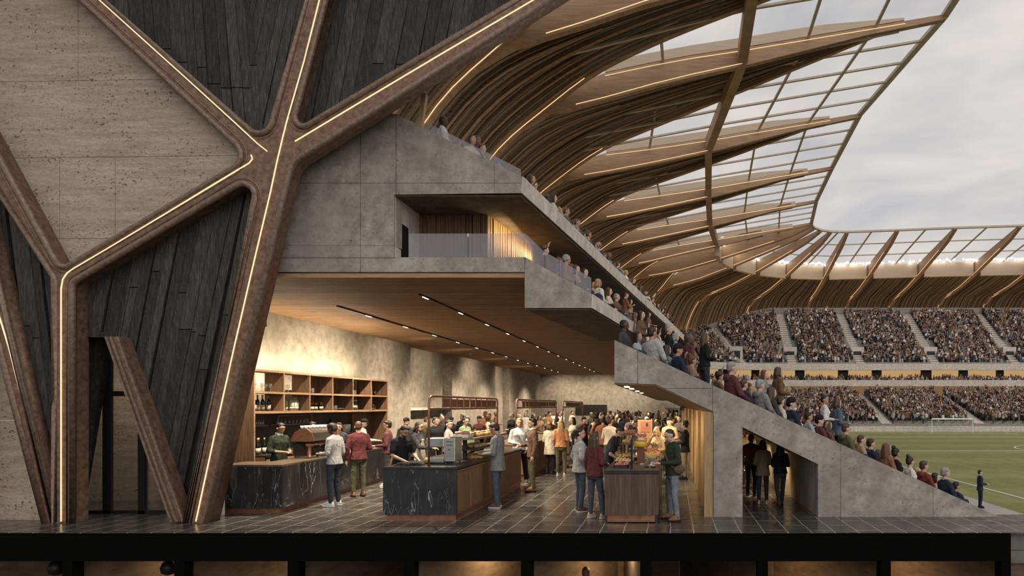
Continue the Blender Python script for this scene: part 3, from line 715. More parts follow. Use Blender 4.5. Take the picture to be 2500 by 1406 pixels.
# ================================================================== ROOF
ORDN = ['first', 'second', 'third', 'fourth', 'fifth', 'sixth', 'seventh', 'eighth', 'ninth', 'tenth', 'eleventh', 'twelfth']
def interp(tab, u):
    for (a, za), (b, zb) in zip(tab[:-1], tab[1:]):
        if u <= b: return za+(zb-za)*(u-a)/(b-a)
    return tab[-1][1]
LT = [(-24, 19), (-18.5, 28.4), (-15.5, 31.6), (-12.75, 33.2), (-7, 34.25), (7.2, 37.3), (20, 40.5), (28.3, 42.2)]
UT = [(-24, 19.6), (-18.5, 29.9), (-15.5, 33.6), (-12.75, 35.2), (-7.2, 37.0), (7.4, 39.2), (28.3, 42.7)]
UTIP = 28.3
class Rib:
    def __init__(s, tip, d, dz=0): s.t = Vector((*tip, 0)); s.d = Vector((*d, 0)).normalized(); s.dz = dz; s.n = Vector((-s.d.y, s.d.x, 0))
    def at(s, u, z, off=0): return s.t+s.d*(u-UTIP)+s.n*off+Vector((0, 0, z))
    def w(s, u): return s.dz*max(0, min(1, -u/12.75))
    def lo(s, u, off=0, dz=0): return s.at(u, interp(LT, u)+s.w(u)+dz, off)
    def bk(s, u):
        k = max(0, min(1, (-8-u)/5)); return s.lo(u, 0, .05)-s.d*(.75*k)+Vector((0, 0, .55*k))
    def up(s, u, off=0, dz=0): return s.at(u, interp(UT, u)+s.w(u)+dz, off)
RIBS = [Rib((28, 36), (1, 0), -2), Rib((28, 54), (1, 0), -1.6), Rib((28.4, 68), (1, 0), -.8), Rib((26.2, 91), (1, 0), .3), Rib((27.3, 111), (1, 0), .2), Rib((28.6, 129), (1, 0), 0), Rib((31, 145), (1, 0), -.4)]
CC = Vector((39.5, 144.0))
for a in (163, 146, 127, 108): 
    t = math.radians(a); d = (-math.cos(t), -math.sin(t)); RIBS.append(Rib((CC.x+8.6*math.cos(t), CC.y+8.6*math.sin(t)), d))
NC = len(RIBS)
for x, y in ((40.8, 152.6), (52, 151), (64.5, 149), (78.3, 147.3), (91, 146), (105, 145)): RIBS.append(Rib((x, y), (0, -1)))
def EX(u):
    return -1.2*max(0, min(1, (u+16)/14))*max(0, min(1, (27-u)/4))
us = [-24, -21, -18.5, -17, -15.5, -14, -12.75, -10, -7, -2, 2, 7.2, 12, 16, 20, 24, 28.3]
RIB_OBJ = []
for i, rb in enumerate(RIBS):
    th = .34 if i < 7 else .42
    base = rb.lo(-18.5); e = empty('roof_rib', base, None, 'roof rib', 'roof ribs')
    far = i >= 7; RIB_OBJ.append(e)
    where = ('first timber roof rib from the near end, mostly above the frame', 'timber roof rib just right of the bronze facade beam', 'largest timber roof rib with the tip reaching furthest right', 'second big timber roof rib counted down from the largest one',
      'third timber roof rib below the largest one', 'fourth timber roof rib below the largest one', 'lowest long timber roof rib of the left side, ending at the corner of the opening')
    e['label'] = where[i] if i < 7 else 'slender lit roof rib, %s from the corner of the far side' % ORDN[i-7]
    bu = [u for u in us if u >= -15.6]; mb = MB(); n = len(bu); vs = []; fs = []
    for u in bu:
        k = 1 if u < -10 or far else max(.12, min(1, (28.9-u)/8))
        ex = EX(u) if far else 0
        for p in (rb.lo(u, -th, ex), rb.lo(u, th, ex), rb.up(u, th), rb.up(u, -th)): vs.append(p)
    for a in range(n-1):
        for b in range(4): fs.append((a*4+b, a*4+(b+1) % 4, (a+1)*4+(b+1) % 4, (a+1)*4+b))
    fs += [(3, 2, 1, 0), tuple(range(4*n-4, 4*n))]
    mb.add(vs, fs).build('beam', 'glulam', e)
    r = .036 if i < 4 else (.05 if i < 7 else .048)
    lo_us = [u for u in us if -11 <= u <= (8 if not far else 20)]
    MB().tube([rb.lo(u, -th-.03, .28+(EX(u) if far else 0)) for u in lo_us], r, 5).build('light_line', 'led_roof', e)
    if not far:
        up_ = [u for u in us if -7 <= u <= 24]; mb = MB(); vs = []; fs = []
        for u in up_:
            k = max(.15, min(1, (27-u)/12)); vs += [rb.up(u, -.12, .2), rb.up(u, .12, .2), rb.up(u, .12, .2+1.0*k), rb.up(u, -.12, .2+1.0*k)]
        for a in range(len(up_)-1):
            for b in range(4): fs.append((a*4+b, a*4+(b+1) % 4, (a+1)*4+(b+1) % 4, (a+1)*4+b))
        mb.add(vs, fs).build('upstand', 'girder_pale', e)
    if not far: MB().tube([rb.up(u, -th*max(.12, min(1, (28.9-u)/8))-.03 if 0 else -th-.03, -.3) for u in us if -8 <= u <= 27], r, 5).build('light_line', 'led_roof', e)
def smooth_curve(pts, n, it=8):
    """even resampling, then relaxed with fixed ends"""
    def even(pts, n):
        L = [0]
        for p, q in zip(pts[:-1], pts[1:]): L.append(L[-1]+(q-p).length)
        out = []; k = 0
        for m in range(n+1):
            t = L[-1]*m/n
            while k < len(L)-2 and L[k+1] < t: k += 1
            out.append(pts[k].lerp(pts[k+1], (t-L[k])/max(1e-6, L[k+1]-L[k])))
        return out
    c = even([p.copy() for p in pts], n)
    for _ in range(it): c = [c[0]]+[c[m]*.5+(c[m-1]+c[m+1])*.25 for m in range(1, n)]+[c[n]]
    return c
def arch(a, b, uend):
    """edge of a vault: up the stem of rib b and on along the free rim back to rib a"""
    pts = [b.bk(u) for u in (-23.5, -21, -18.5, -16.5, -14.5, -13)]
    if uend > 10:
        for q in range(1, 13):
            q /= 12; u = -12.75+(uend+12.75)*q; pts.append(b.up(u).lerp(a.up(u), q**.92))
    else: pts += [b.lo(u, 0, .1+EX(u)*.5) for u in (-11, -8, -5, -2, 1, 4, uend)]
    return pts
def slatted(i, a, b, uend):
    """dark slatted vault between rib a and the arch of rib b"""
    nU = 24; nV = 34; mb = MB(); far = uend <= 10
    ca = smooth_curve([a.bk(u) for u in (-23.5, -21, -18.5, -16.5, -14.5, -13)]+[a.lo(u, 0, .35*max(0, min(1, (20-u)/12))) for u in (-10, -6, -1, 4, 9, 14, 19, uend+.5) if u <= uend+.5], nU, 4)
    cb = smooth_curve(arch(a, b, uend), nU, 3)
    def pt(v, t):
        p = ca[t].lerp(cb[t], v); p.z += math.sin(math.pi*v)*.7*math.sin(math.pi*t/nU); return p
    grid = [[pt(v/nV, t) for t in range(nU+1)] for v in range(nV+1)]
    for v in range(nV):
        dz = R.uniform(-.34, .10); q = R.uniform(.66, .9)
        A = grid[v]; B = [grid[v][t].lerp(grid[v+1][t], q) for t in range(nU+1)]
        vs = []; fs = []; z = Vector((0, 0, dz))
        for t in range(nU+1): vs += [A[t]+z, B[t]+z, B[t]+z+Vector((0, 0, .35)), A[t]+z+Vector((0, 0, .35))]
        for t in range(nU):
            for k in range(4): fs.append((t*4+k, t*4+(k+1) % 4, t*4+4+(k+1) % 4, t*4+4+k))
        mb.add(vs, fs)
    back = []; fs = []
    for v in range(0, nV+1, 2):
        for t in range(nU+1): back.append(grid[v][t]+Vector((0, 0, .32)))
    for v in range(nV//2):
        for t in range(nU): fs.append((v*(nU+1)+t, v*(nU+1)+t+1, (v+1)*(nU+1)+t+1, (v+1)*(nU+1)+t))
    mb.add(back, fs)
    o = mb.build('roof_vault', 'roof_slat')
    for v, n_, r in ((.5, nU*3//4, .17), (.24, nU//2, .14), (.76, nU*5//8, .14)):
        MB().tube([pt(v, t)+Vector((0, 0, -.42)) for t in range(n_)], r, 5).build('secondary_rib', 'glulam', o)
    MB().tube([a.bk(-22.6).lerp(b.bk(-22.6), q/8)+a.d*1.3+Vector((0, 0, -.6)) for q in range(9)], .2, 5).build('base_uplight', 'cove_amber', o)
    return o
def UEND(i): return 23 if i < 6 else (max(7, 23-(i-5)*6) if i < NC-1 else 6.2)
for i, e in enumerate(RIB_OBJ):     # every stem runs on as the arching edge of its vault
    if i == 0: continue
    a, b = RIBS[i-1], RIBS[i]; ue = UEND(i-1); c = smooth_curve(arch(a, b, ue), 30, 3)
    c = [p+Vector((0, 0, -.28))+b.d*.12 for p in c]; w = .42 if i < 7 else .3
    vs = []; fs = []; n = len(c)
    for k, p in enumerate(c):
        f = c[min(k+1, n-1)]-c[max(k-1, 0)]; f.normalize(); sd = f.cross(Vector((0, 0, 1))).normalized(); up = sd.cross(f); tp = 1-.55*k/n
        for x, y in ((-w, -w*.8), (w, -w*.8), (w, w*.8), (-w, w*.8)): vs.append(p+sd*x*tp+up*y*tp)
    for k in range(n-1):
        for q in range(4): fs.append((k*4+q, k*4+(q+1) % 4, k*4+4+(q+1) % 4, k*4+4+q))
    fs += [(3, 2, 1, 0), tuple(range(4*n-4, 4*n))]
    MB().add(vs, fs).build('arch_stem', 'glulam', e)
    m = 13 if i < 7 else 24
    MB().tube([c[k]+b.n*(-w*1.0)+Vector((0, 0, -w*.55)) for k in range(m)], .04 if i < 4 else .046, 5).build('light_line', 'led_roof', e)
names = ['uppermost dark slatted vault bay, tucked against the bronze facade beam', 'large dark slatted vault bay running to the top edge of the photo', 'dark slatted vault bay hanging below the largest roof rib', 'dark slatted vault bay under the second big rib', 'dark slatted vault bay under the third big rib', 'dark slatted vault bay under the fourth big rib']
for i in range(len(RIBS)-1):
    o = slatted(i, RIBS[i], RIBS[i+1], UEND(i))
    tag(o, names[i] if i < 6 else 'dark slatted roof bay, %s from the corner of the far side' % ORDN[i-6], 'roof vault', 'roof vaults')
struct(ring(MB(), [(49.2, 26.2), (49.5, 26.2), (49.5, 26.5), (49.2, 26.5)]).build('trim_far_cove', 'cove_amber'), 'amber light strip along the back of the far stand', 'light strip')
# glazing between the ribs
for i in range(len(RIBS)-1):
    a, b = RIBS[i], RIBS[i+1]; e = empty('roof_glazing', a.up(14).lerp(b.up(14), .5), None, 'glazing', 'roof glazing')
    e['label'] = ('glazed roof strip above the largest rib', 'glazed roof strip along the top edge of the photo', 'glazed roof strip below the largest rib', 'glazed roof strip below the second big rib', 'glazed roof strip below the third big rib', 'glazed roof strip below the fourth big rib')[i] if i < 6 else 'glazed roof strip, %s from the corner of the far side' % ORDN[i-6]
    if i == 0: e['label'] = 'nearest glazed roof strip, above the upper edge of the photo'
    gu = [-12 if i < 6 else 0, 7.2, 14, 21, UTIP]; vs = []; fs = []
    for u in gu: vs += [a.up(u, 0, .12), b.up(u, 0, .12)]
    for k in range(len(gu)-1): fs.append((2*k, 2*k+1, 2*k+3, 2*k+2))
    MB().add(vs, fs).build('glass_pane', 'roof_glass', e)
    near = i < 6; nb = (1, 1, 4, 3, 3, 3)[i] if near else (1 if i >= NC-1 else 0)
    w = .3 if near else .34
    mm = MB()
    for k in range(nb):
        f = (k+1)/(nb+1)
        for u0, u1 in zip(gu[:-1], gu[1:]): mm.bar(a.up(u0).lerp(b.up(u0), f), a.up(u1).lerp(b.up(u1), f), w, .22)
    for u in gu[2:-1]+([] if not near else [-1]):
        mm.bar(a.up(u), b.up(u), w, .22)
    mm.build('glazing_bars', 'mullion', e)
    MB().bar(a.up(UTIP-.1), b.up(UTIP-.1), .7, .4).build('edge_rail', 'mullion', e)
    # ring girder
    hgt = 1.7 if near else 3.6
    g0, g1 = a.up(7.2, 0, -hgt/2), b.up(7.2, 0, -hgt/2); gd = (g1-g0).normalized()*(.55 if near else .9)
    o = MB().bar(g0+gd, g1-gd, 1.0, hgt).build('ring_girder', 'glulam' if near else 'girder_pale')
    tag(o, ('timber ring girder strut between the %s pair of long roof ribs' % ('first', 'second', 'third', 'fourth', 'fifth', 'sixth')[i]) if near else 'timber ring girder coloured pale as lit, %s from the corner of the far roof' % ORDN[i-6], 'girder', 'ring girders')
    if i >= 6:
        fl = empty('floodlight_row', a.up(8, 0, .1), 'row of white floodlights on the %s pale girder from the corner' % ORDN[i-6], 'floodlights', 'floodlight rows')
        p0, p1 = a.up(8.4, 0, .0), b.up(8.4, 0, .0); n = max(3, int((p1-p0).length/.8))
        for k in range(n):
            if R.random() < .88: MB().ball(p0.lerp(p1, (k+.5)/n)+Vector((0, 0, R.uniform(-.2, .4))), R.uniform(.25, .5), None, .3, 6, 4).build('lamp', 'flood', fl)
# ================================================================== PEOPLE
def cloth(n, c, rough=.85):
    t = NT('c_'+n); v = t.obj((1, 1, .8)); f = t.noise(v, 6.5, 3, .5, 1.6); g_ = t.noise(v, 60, 2)
    col = t.ramp(f, (.3, tuple(x*.74 for x in c)), (.65, c)); h = t.math('ADD', f, t.math('MULTIPLY', g_, .06))
    t.bsdf(col, rough, 0, h, .75, .055, .15); M['c_'+n] = t.m
CL = dict(black=(.016, .016, .018), charcoal=(.045, .045, .05), navy=(.022, .03, .055), grey=(.20, .195, .19), lightgrey=(.38, .37, .36), white=(.66, .64, .60), cream=(.55, .47, .36),
  tan=(.36, .25, .15), brown=(.14, .08, .05), rust=(.24, .11, .06), maroon=(.11, .03, .032), burgundy=(.11, .04, .045), olive=(.10, .095, .05), darkgreen=(.032, .04, .028), green=(.20, .27, .14),
  orange=(.42, .19, .085), red=(.20, .045, .035), blue=(.09, .125, .18), paleblue=(.30, .335, .37), denim=(.078, .09, .118), paledenim=(.17, .19, .22), darkdenim=(.034, .04, .054), khaki=(.24, .19, .12), pink=(.55, .36, .32), yellow=(.55, .42, .10))
for k_, v_ in CL.items(): cloth(k_, v_)
SK = dict(fair=(.56, .34, .245), tanned=(.42, .235, .15), brown=(.20, .10, .062), dark=(.085, .042, .028))
for k_, v_ in SK.items(): simple('s_'+k_, v_, tuple(x*.85 for x in v_), 20, rough=.5, bump=.03)
HR = dict(black=(.010, .008, .007), dark=(.028, .017, .011), brown=(.075, .042, .022), auburn=(.13, .055, .025), blond=(.42, .27, .12), grey=(.30, .29, .28))
for k_, v_ in HR.items(): simple('h_'+k_, v_, tuple(x*.55 for x in v_), 25, (1, 1, .3), .5, 0, .4)
simple('sole', (.6, .58, .54), rough=.6)
PEND = []
def loft(mb, rings, n=14):
    """rings: (centre, half width x, half depth y) ; closed"""
    vs = []; fs = []
    for c, rx, ry in rings:
        for k in range(n):
            t = 2*math.pi*k/n; ct, s_ = math.cos(t), math.sin(t)
            vs.append((c[0]+rx*math.copysign(abs(ct)**.85, ct), c[1]+ry*math.copysign(abs(s_)**.85, s_), c[2]))
    for i in range(len(rings)-1):
        for k in range(n): fs.append((i*n+k, i*n+(k+1) % n, (i+1)*n+(k+1) % n, (i+1)*n+k))
    fs += [tuple(range(n-1, -1, -1)), tuple(range((len(rings)-1)*n, len(rings)*n))]
    return mb.add(vs, fs)
def cap(mb, a, ra, b, rb, n=10):
    a, b = Vector(a), Vector(b); mb.tube([a, b], [ra, rb], n); mb.ball(a, ra, None, None, n, 6); mb.ball(b, rb, None, None, n, 6)
def rx_(v, a, piv):
    v = Vector(v)-Vector(piv); c, s_ = math.cos(a), math.sin(a)
    return Vector((v.x, v.y*c-v.z*s_, v.y*s_+v.z*c))+Vector(piv)      # positive a tips forward (towards -y)
ARM = {'down': ((.245, .03, 1.13), (.25, -.03, .86)), 'hold': ((.25, .02, 1.12), (.07, -.27, 1.09)), 'reach': ((.235, -.17, 1.14), (.13, -.45, 1.12)), 'face': ((.24, -.22, 1.22), (.05, -.19, 1.47)),
       'pocket': ((.30, .06, 1.12), (.2, -.07, .93)), 'phone': ((.235, -.08, 1.11), (.08, -.31, 1.22)), 'lap': ((.25, -.06, 1.14), (.10, -.32, 1.0)), 'up': ((.30, -.05, 1.52), (.24, -.12, 1.78)), 'back': ((.25, .12, 1.14), (.08, .16, .95)), 'table': ((.26, -.06, 1.12), (.16, -.36, 1.02))}
def person_mesh(name, sp, loc=None, rz=0):
    """sp: dict(h, sex, top, trousers, shoes, hair, hairstyle, skin, arms, legs, lean, nod, turn, sleeve, hem, vox, fine)"""
    g = lambda k, d=None: sp.get(k, d)
    k = g('h', 1.75)/1.75; fem = g('sex', 'm') == 'f'; fat = g('build', 1.0); vox = g('vox', .013); fine = g('fine', False)
    lean = g('lean', 0); nod = g('nod', 0); turn = g('turn', 0); legs = g('legs', 'stand')
    dz = {'sit': -.62}.get(legs, 0); piv = (0, 0, .95+dz)
    T = lambda v: rx_((v[0], v[1], v[2]+dz), lean, piv)
    sw = (.165 if fem else .19)*(.5+.5*fat); hw = (.165 if fem else .155)*fat
    nb = T((0, .0, 1.47))
    def Hd(v):
        v = Vector(v)-Vector((0, .005, 1.5)); ct, st = math.cos(turn), math.sin(turn); v = Vector((v.x*ct-v.y*st, v.x*st+v.y*ct, v.z))
        v = rx_(v, nod, (0, 0, 0)); return T(v+Vector((0, .005, 1.482)))
    e = empty(name, loc or (0, 0, 0), rz=rz); e.scale = (k, k, k)
    def add(mb, nm, mat, vx=None, sm=4): PEND.append((mb, nm, mat, e, vx, sm))
    # ---- joints
    hips = [(s_*.09, 0, .92+dz) for s_ in (-1, 1)]
    if legs == 'sit': kn = [(s_*.12, -.40, .40) for s_ in (-1, 1)]; an = [(s_*.12, -.44, .07) for s_ in (-1, 1)]
    elif legs == 'stride': kn = [(-.1, -.12, .5), (.1, .03, .5)]; an = [(-.1, -.2, .09), (.1, .26, .12)]
    elif legs == 'weight': kn = [(-.12, -.06, .5), (.1, .0, .5)]; an = [(-.17, -.05, .08), (.1, .03, .08)]
    elif legs == 'wide': kn = [(-.14, -.02, .5), (.14, -.02, .5)]; an = [(-.18, .02, .08), (.18, .02, .08)]
    else: kn = [(-.1, -.02, .5), (.1, -.02, .5)]; an = [(-.105, .03, .08), (.105, .0, .08)]
    sh = [T((s_*sw*.93, .012, 1.392)) for s_ in (-1, 1)]; el = []; ha = []
    for i, s_ in enumerate((-1, 1)):
        a = g('arms', ('down', 'down'))[i]; q = ARM[a]; wk = sw/.19
        el.append(T((s_*q[0][0]*wk, q[0][1], q[0][2]))); ha.append(T((s_*q[1][0]*wk, q[1][1], q[1][2])))
    # ---- body: one continuous skin surface
    b = MB()
    loft(b, [(T((0, .01, 1.0)), hw*.85, .095), (T((0, .005, 1.15)), hw*.78, .085), (T((0, 0, 1.3)), sw*.78, .09), (T((0, .01, 1.40)), sw*.66, .075), (T((0, .01, 1.45)), .06, .055)])
    loft(b, [((0, 0, .84+dz), hw*.9, .10), ((0, 0, .95+dz), hw*.95, .105), (T((0, 0, 1.05)), hw*.82, .09)])
    cap(b, T((0, .012, 1.44)), .058, Hd((0, .008, 1.57)), .055)
    hc = Hd((0, -.012, 1.645)); 
    for c, r in (((0, -.004, 1.665), (.078, .098, .092)), ((0, -.03, 1.60), (.062, .07, .07)), ((0, -.052, 1.562), (.038, .038, .032))): b.ball(Hd(c), *r, 12, 8)
    b.ball(Hd((0, -.106, 1.622)), .013, .018, .018, 6, 5); b.ball(Hd((0, -.098, 1.645)), .010, .012, .026, 6, 5)
    b.ball(Hd((0, -.092, 1.585)), .024, .012, .012, 6, 4); b.ball(Hd((0, -.088, 1.672)), .05, .016, .012, 8, 4)
    for s_ in (-1, 1): b.ball(Hd((s_*.08, .01, 1.63)), .012, .022, .032, 6, 5)
    for i, s_ in enumerate((-1, 1)):
        cap(b, sh[i]-Vector((0, 0, .012)), .042, el[i], .038); cap(b, el[i], .04, ha[i], .027)
        d = (ha[i]-el[i]).normalized(); side = Vector((s_, 0, 0)); pn = d.cross(side).normalized()
        if g('arms', ('down',)*2)[i] in ('down', 'pocket'): pn = Vector((-s_, 0, 0)); 
        ax = d.cross(pn).normalized(); pc = ha[i]+d*.05
        cap(b, ha[i]+d*.01, .026, pc+d*.03, .03, 8)
        curl = pn if pn.y < .5 else -pn
        for f in range(4):
            o = ax*(f-1.5)*.019; L = (.034, .040, .038, .030)[f]; p0 = pc+d*.045+o; p1 = p0+d*L+curl*.012; p2 = p1+d*L*.55+curl*.026
            cap(b, p0, .0098, p1, .0092, 6); cap(b, p1, .0092, p2, .0082, 6)
        p0 = ha[i]+d*.025-ax*.028; p1 = p0+d*.035-ax*.022+curl*.01; p2 = p1+d*.026+curl*.014; cap(b, p0, .0125, p1, .0105, 6); cap(b, p1, .0105, p2, .0092, 6)
        cap(b, hips[i], .078, kn[i], .054); cap(b, kn[i], .052, an[i], .038); cap(b, an[i], .036, (an[i][0], an[i][1]-.1, .04), .03)
    add(b, 'body', 's_'+g('skin', 'fair'), vox*.8 if fine else vox, 2 if fine else 3)
    # ---- top
    t = MB(); x = .016+.014*(g('bulk', 0)); hem = g('hem', .9)
    loft(t, [((0, .012, hem+dz), hw*1.06+x+.012, .122+x), (T((0, .004, 1.06)), hw*.9+x, .096+x), (T((0, 0, 1.18)), (hw*.84 if fem else sw*.8)+x, .096+x), (T((0, -.008 if fem else 0, 1.31)), sw*.93+x*.8, .108+x), (T((0, .01, 1.40)), sw*.84+x*.5, .095+x*.6), (T((0, .012, 1.445)), sw*.52, .078), (T((0, .014, 1.485)), .068, .064)], 18)
    if fem: [t.ball(T((s_*.075, -.085, 1.28)), .065, .055, .07, 8, 6) for s_ in (-1, 1)]
    sl = g('sleeve', 'long')
    for i in range(2):
        cap(t, T(((i*2-1)*.045, .016, 1.448)), .054+x*.3, sh[i], .054+x*.4)
        if sl == 'long': cap(t, sh[i], .056+x*.6, el[i], .046+x*.6); cap(t, el[i], .046+x*.6, el[i].lerp(ha[i], .93), .032+x*.5)
        elif sl == 'half': cap(t, sh[i], .058+x*.6, el[i], .048+x*.6); cap(t, el[i], .048+x*.6, el[i].lerp(ha[i], .3), .042+x*.5)
        else: cap(t, sh[i], .058+x*.6, sh[i].lerp(el[i], .72), .056+x*.6)
    add(t, 'jacket' if g('bulk', 0) else 'shirt', 'c_'+g('top', 'grey'), vox, 7 if fine else 4)
    if g('collar'):
        c = MB(); loft(c, [(T((0, .012, 1.445)), .088, .08), (T((0, .004, 1.485)), .072, .072), (T((0, .012, 1.525)), .068, .066)], 14); add(c, 'collar', 'c_'+g('collar'), None)
    if g('hood'):
        c = MB(); c.ball(T((0, .10, 1.44)), .12, .07, .08, 12, 7); c.tube([T((.09*math.cos(a_), .03+.075*math.sin(a_), 1.46)) for a_ in [q*math.pi/6 for q in range(12)]], .024, 8, True); add(c, 'hood', 'c_'+g('top', 'grey'), vox)
    if g('apron'):
        c = MB(); loft(c, [((0, -.045, .55+dz), hw+.045, .075), ((0, -.05, .9+dz), hw+.035, .085), (T((0, -.04, 1.1)), hw*.9, .095), (T((0, -.045, 1.33)), .10, .095)], 14); add(c, 'apron', 'c_'+g('apron'), vox)
    # ---- trousers
    p = MB(); loft(p, [((0, .005, .80+dz), hw*.95+.008, .105), ((0, .005, .92+dz), hw+.012, .118), (T((0, .003, 1.02)), hw*.9+.012, .105)], 16)
    lw = g('legw', 1.0)
    for i in range(2):
        cap(p, hips[i], .090*fat, kn[i], .066*lw); cap(p, kn[i], .066*lw, (an[i][0], an[i][1], an[i][2]+.03), .052*lw)
    if fem or 1: [p.ball((s_*.075, .055, .89+dz), .085, .07, .085, 8, 6) for s_ in (-1, 1)]
    add(p, 'trousers', 'c_'+g('trousers', 'denim'), vox, 3)
    # ---- shoes
    for i in range(2):
        x0, y0, z0 = an[i]; z0 -= .08; sm = MB(); q = z0
        loft(sm, [((x0, y0-.055, q+.03), .043, .128), ((x0, y0-.055, q+.055), .045, .13), ((x0, y0-.04, q+.085), .038, .095), ((x0, y0+.0, q+.125), .036, .05)], 12)
        so = MB(); loft(so, [((x0, y0-.055, q+.0), .046, .134), ((x0, y0-.055, q+.034), .046, .134)], 14)
        PEND.append((sm, 'shoe', 'c_'+g('shoes', 'brown'), e, None, 0))
        if fine: PEND.append((so, 'shoe_sole', 'sole' if g('shoes') in ('white', 'pink', 'cream', 'brown') else 'c_black', e, None, 0))
    # ---- hair
    hs = g('hairstyle', 'short'); hm = MB(); hmat = 'h_'+g('hair', 'dark')
    if hs != 'bald':
        tk = {'crop': -.006}.get(hs, 0)
        hm.ball(Hd((0, .014, 1.688)), .084+tk, .098+tk, .086+tk, 14, 10); hm.ball(Hd((0, .045, 1.635)), .076+tk, .066+tk, .07, 12, 8)
        if hs == 'short': hm.ball(Hd((.015, -.06, 1.735)), .05, .035, .026, 8, 6)
        if hs in ('long', 'bob'):
            low_ = 1.30 if hs == 'long' else 1.50
            loft(hm, [(Hd((0, .07, low_)), .07, .028), (Hd((0, .075, (low_+1.62)/2)), .10, .045), (Hd((0, .055, 1.62)), .09, .06), (Hd((0, .04, 1.70)), .07, .05)], 12)
            for s_ in (-1, 1): cap(hm, Hd((s_*.073, -.01, 1.66)), .026, Hd((s_*.088, -.01, 1.53)), .028); cap(hm, Hd((s_*.088, -.01, 1.53)), .028, Hd((s_*.085, .01 if hs == 'long' else 0, low_+.05)), .022)
        if hs == 'pony': cap(hm, Hd((0, .11, 1.70)), .03, Hd((0, .15, 1.62)), .042); cap(hm, Hd((0, .15, 1.62)), .042, Hd((0, .135, 1.42)), .02)
        if hs == 'bun': hm.ball(Hd((0, .07, 1.785)), .05, None, None, 10, 7)
        if hs == 'curly':
            for q in range(26):
                a_ = q*2.4; z_ = -.03+.12*(q/26); rr = .085*math.sqrt(max(.1, 1-(z_/.11)**2)); y_ = .02+rr*math.sin(a_)
                if y_ > -.05 or z_ > .05: hm.ball(Hd((rr*math.cos(a_), y_, 1.69+z_)), .03, None, None, 6, 5)
        if hs == 'cap':
            hmat = 'c_'+g('hat', 'black'); hm.ball(Hd((0, .0, 1.71)), .092, .108, .075, 14, 8); hm.ball(Hd((0, -.12, 1.70)), .07, .06, .010, 10, 5)
        if hs == 'beanie': hmat = 'c_'+g('hat', 'black'); hm.ball(Hd((0, .0, 1.71)), .094, .112, .09, 14, 8)
        add(hm, 'cap' if hs in ('cap', 'beanie') else 'hair', hmat, vox, 2)
    if g('beard'):
        c = MB(); c.ball(Hd((0, -.05, 1.568)), .058, .058, .042, 10, 7); add(c, 'beard', 'h_'+g('hair', 'dark'), vox)
    if fine:
        for s_ in (-1, 1):
            c = MB(); c.ball(Hd((s_*.031, -.096, 1.642)), .010, .008, .006, 6, 5); PEND.append((c, 'eye', 'c_black', e, None, 0))
            c = MB(); cap(c, Hd((s_*.018, -.104, 1.667)), .005, Hd((s_*.048, -.094, 1.668)), .004, 6); PEND.append((c, 'eyebrow', 'h_'+g('hair', 'dark'), e, None, 0))
        c = MB(); c.ball(Hd((0, -.103, 1.584)), .021, .006, .005, 8, 4); PEND.append((c, 'mouth', 'c_rust', e, None, 0))
    if g('backpack'):
        c = MB(); loft(c, [(T((0, .2, 1.06)), .12, .07), (T((0, .215, 1.2)), .135, .09), (T((0, .19, 1.4)), .11, .06), (T((0, .17, 1.45)), .06, .03)], 12); add(c, 'backpack', 'c_'+g('backpack'), vox)
    if g('strap'):
        c = MB(); c.tube([T((-.13, .09, 1.45)), T((-.15, -.05, 1.43)), T((-.06, -.13, 1.28)), T((.06, -.125, 1.14)), T((.17, -.06, 1.02)), T((.19, .07, 1.02)), T((.05, .14, 1.22)), T((-.13, .09, 1.45))], .016, 6); PEND.append((c, 'bag_strap', 'c_'+g('strap'), e, None, 0))
        c = MB(); c.ball(T((.19, .06, .98)), .06, .12, .09, 10, 7); add(c, 'bag', 'c_'+g('strap'), vox)
    e['_sp'] = 1; return e
def flush():
    """turn the pending closed shells into single smooth surfaces"""
    tmp = []
    for mb, nm, mat, e, vx, sm in PEND:
        me = bpy.data.meshes.new(nm); me.from_pydata([tuple(v) for v in mb.v], [], mb.f); me.update()
        o = bpy.data.objects.new(nm, me); COL.objects.link(o)
        if vx:
            r = o.modifiers.new('r', 'REMESH'); r.mode = 'VOXEL'; r.voxel_size = vx; r.use_smooth_shade = True
            if sm: m = o.modifiers.new('s', 'SMOOTH'); m.factor = .5; m.iterations = sm
        tmp.append(o)
    bpy.context.view_layer.update(); dg = bpy.context.evaluated_depsgraph_get()
    for o, (mb, nm, mat, e, vx, sm) in zip(tmp, PEND):
        if vx:
            me = bpy.data.meshes.new_from_object(o.evaluated_get(dg)); o.modifiers.clear(); old = o.data; o.data = me; bpy.data.meshes.remove(old)
        me = o.data; me.materials.clear(); me.materials.append(M[mat]); me.polygons.foreach_set('use_smooth', [True]*len(me.polygons))
        o.parent = e
    PEND.clear()
def floor_at(px, py): 
    Y = EYE*F/(py-VY); return Vector((PX(px, Y), Y, 0))
D = math.radians
HPOS = []
def hero(label, pos, rz, **sp):
    HPOS.append((pos[0], pos[1]))
    sp.setdefault('fine', True); sp.setdefault('vox', .0125)
    e = person_mesh('person', sp, pos, D(rz)); del e['_sp']; return tag(e, label, 'person')
at = lambda px, Y, z=0: Vector((PX(px, Y), Y, z))
hero('barista in dark green sweater with white collar behind the marble bar', at(682, 15.6), 72, h=1.86, top='darkgreen', collar='white', trousers='black', arms=('hold', 'hold'), hair='black', skin='tanned', nod=.25, sleeve='half')
hero('dark haired coworker standing behind the copper coffee machine', at(760, 17.4), 55, h=1.84, top='black', trousers='black', hair='black', arms=('hold', 'hold'), nod=.2, turn=.3)
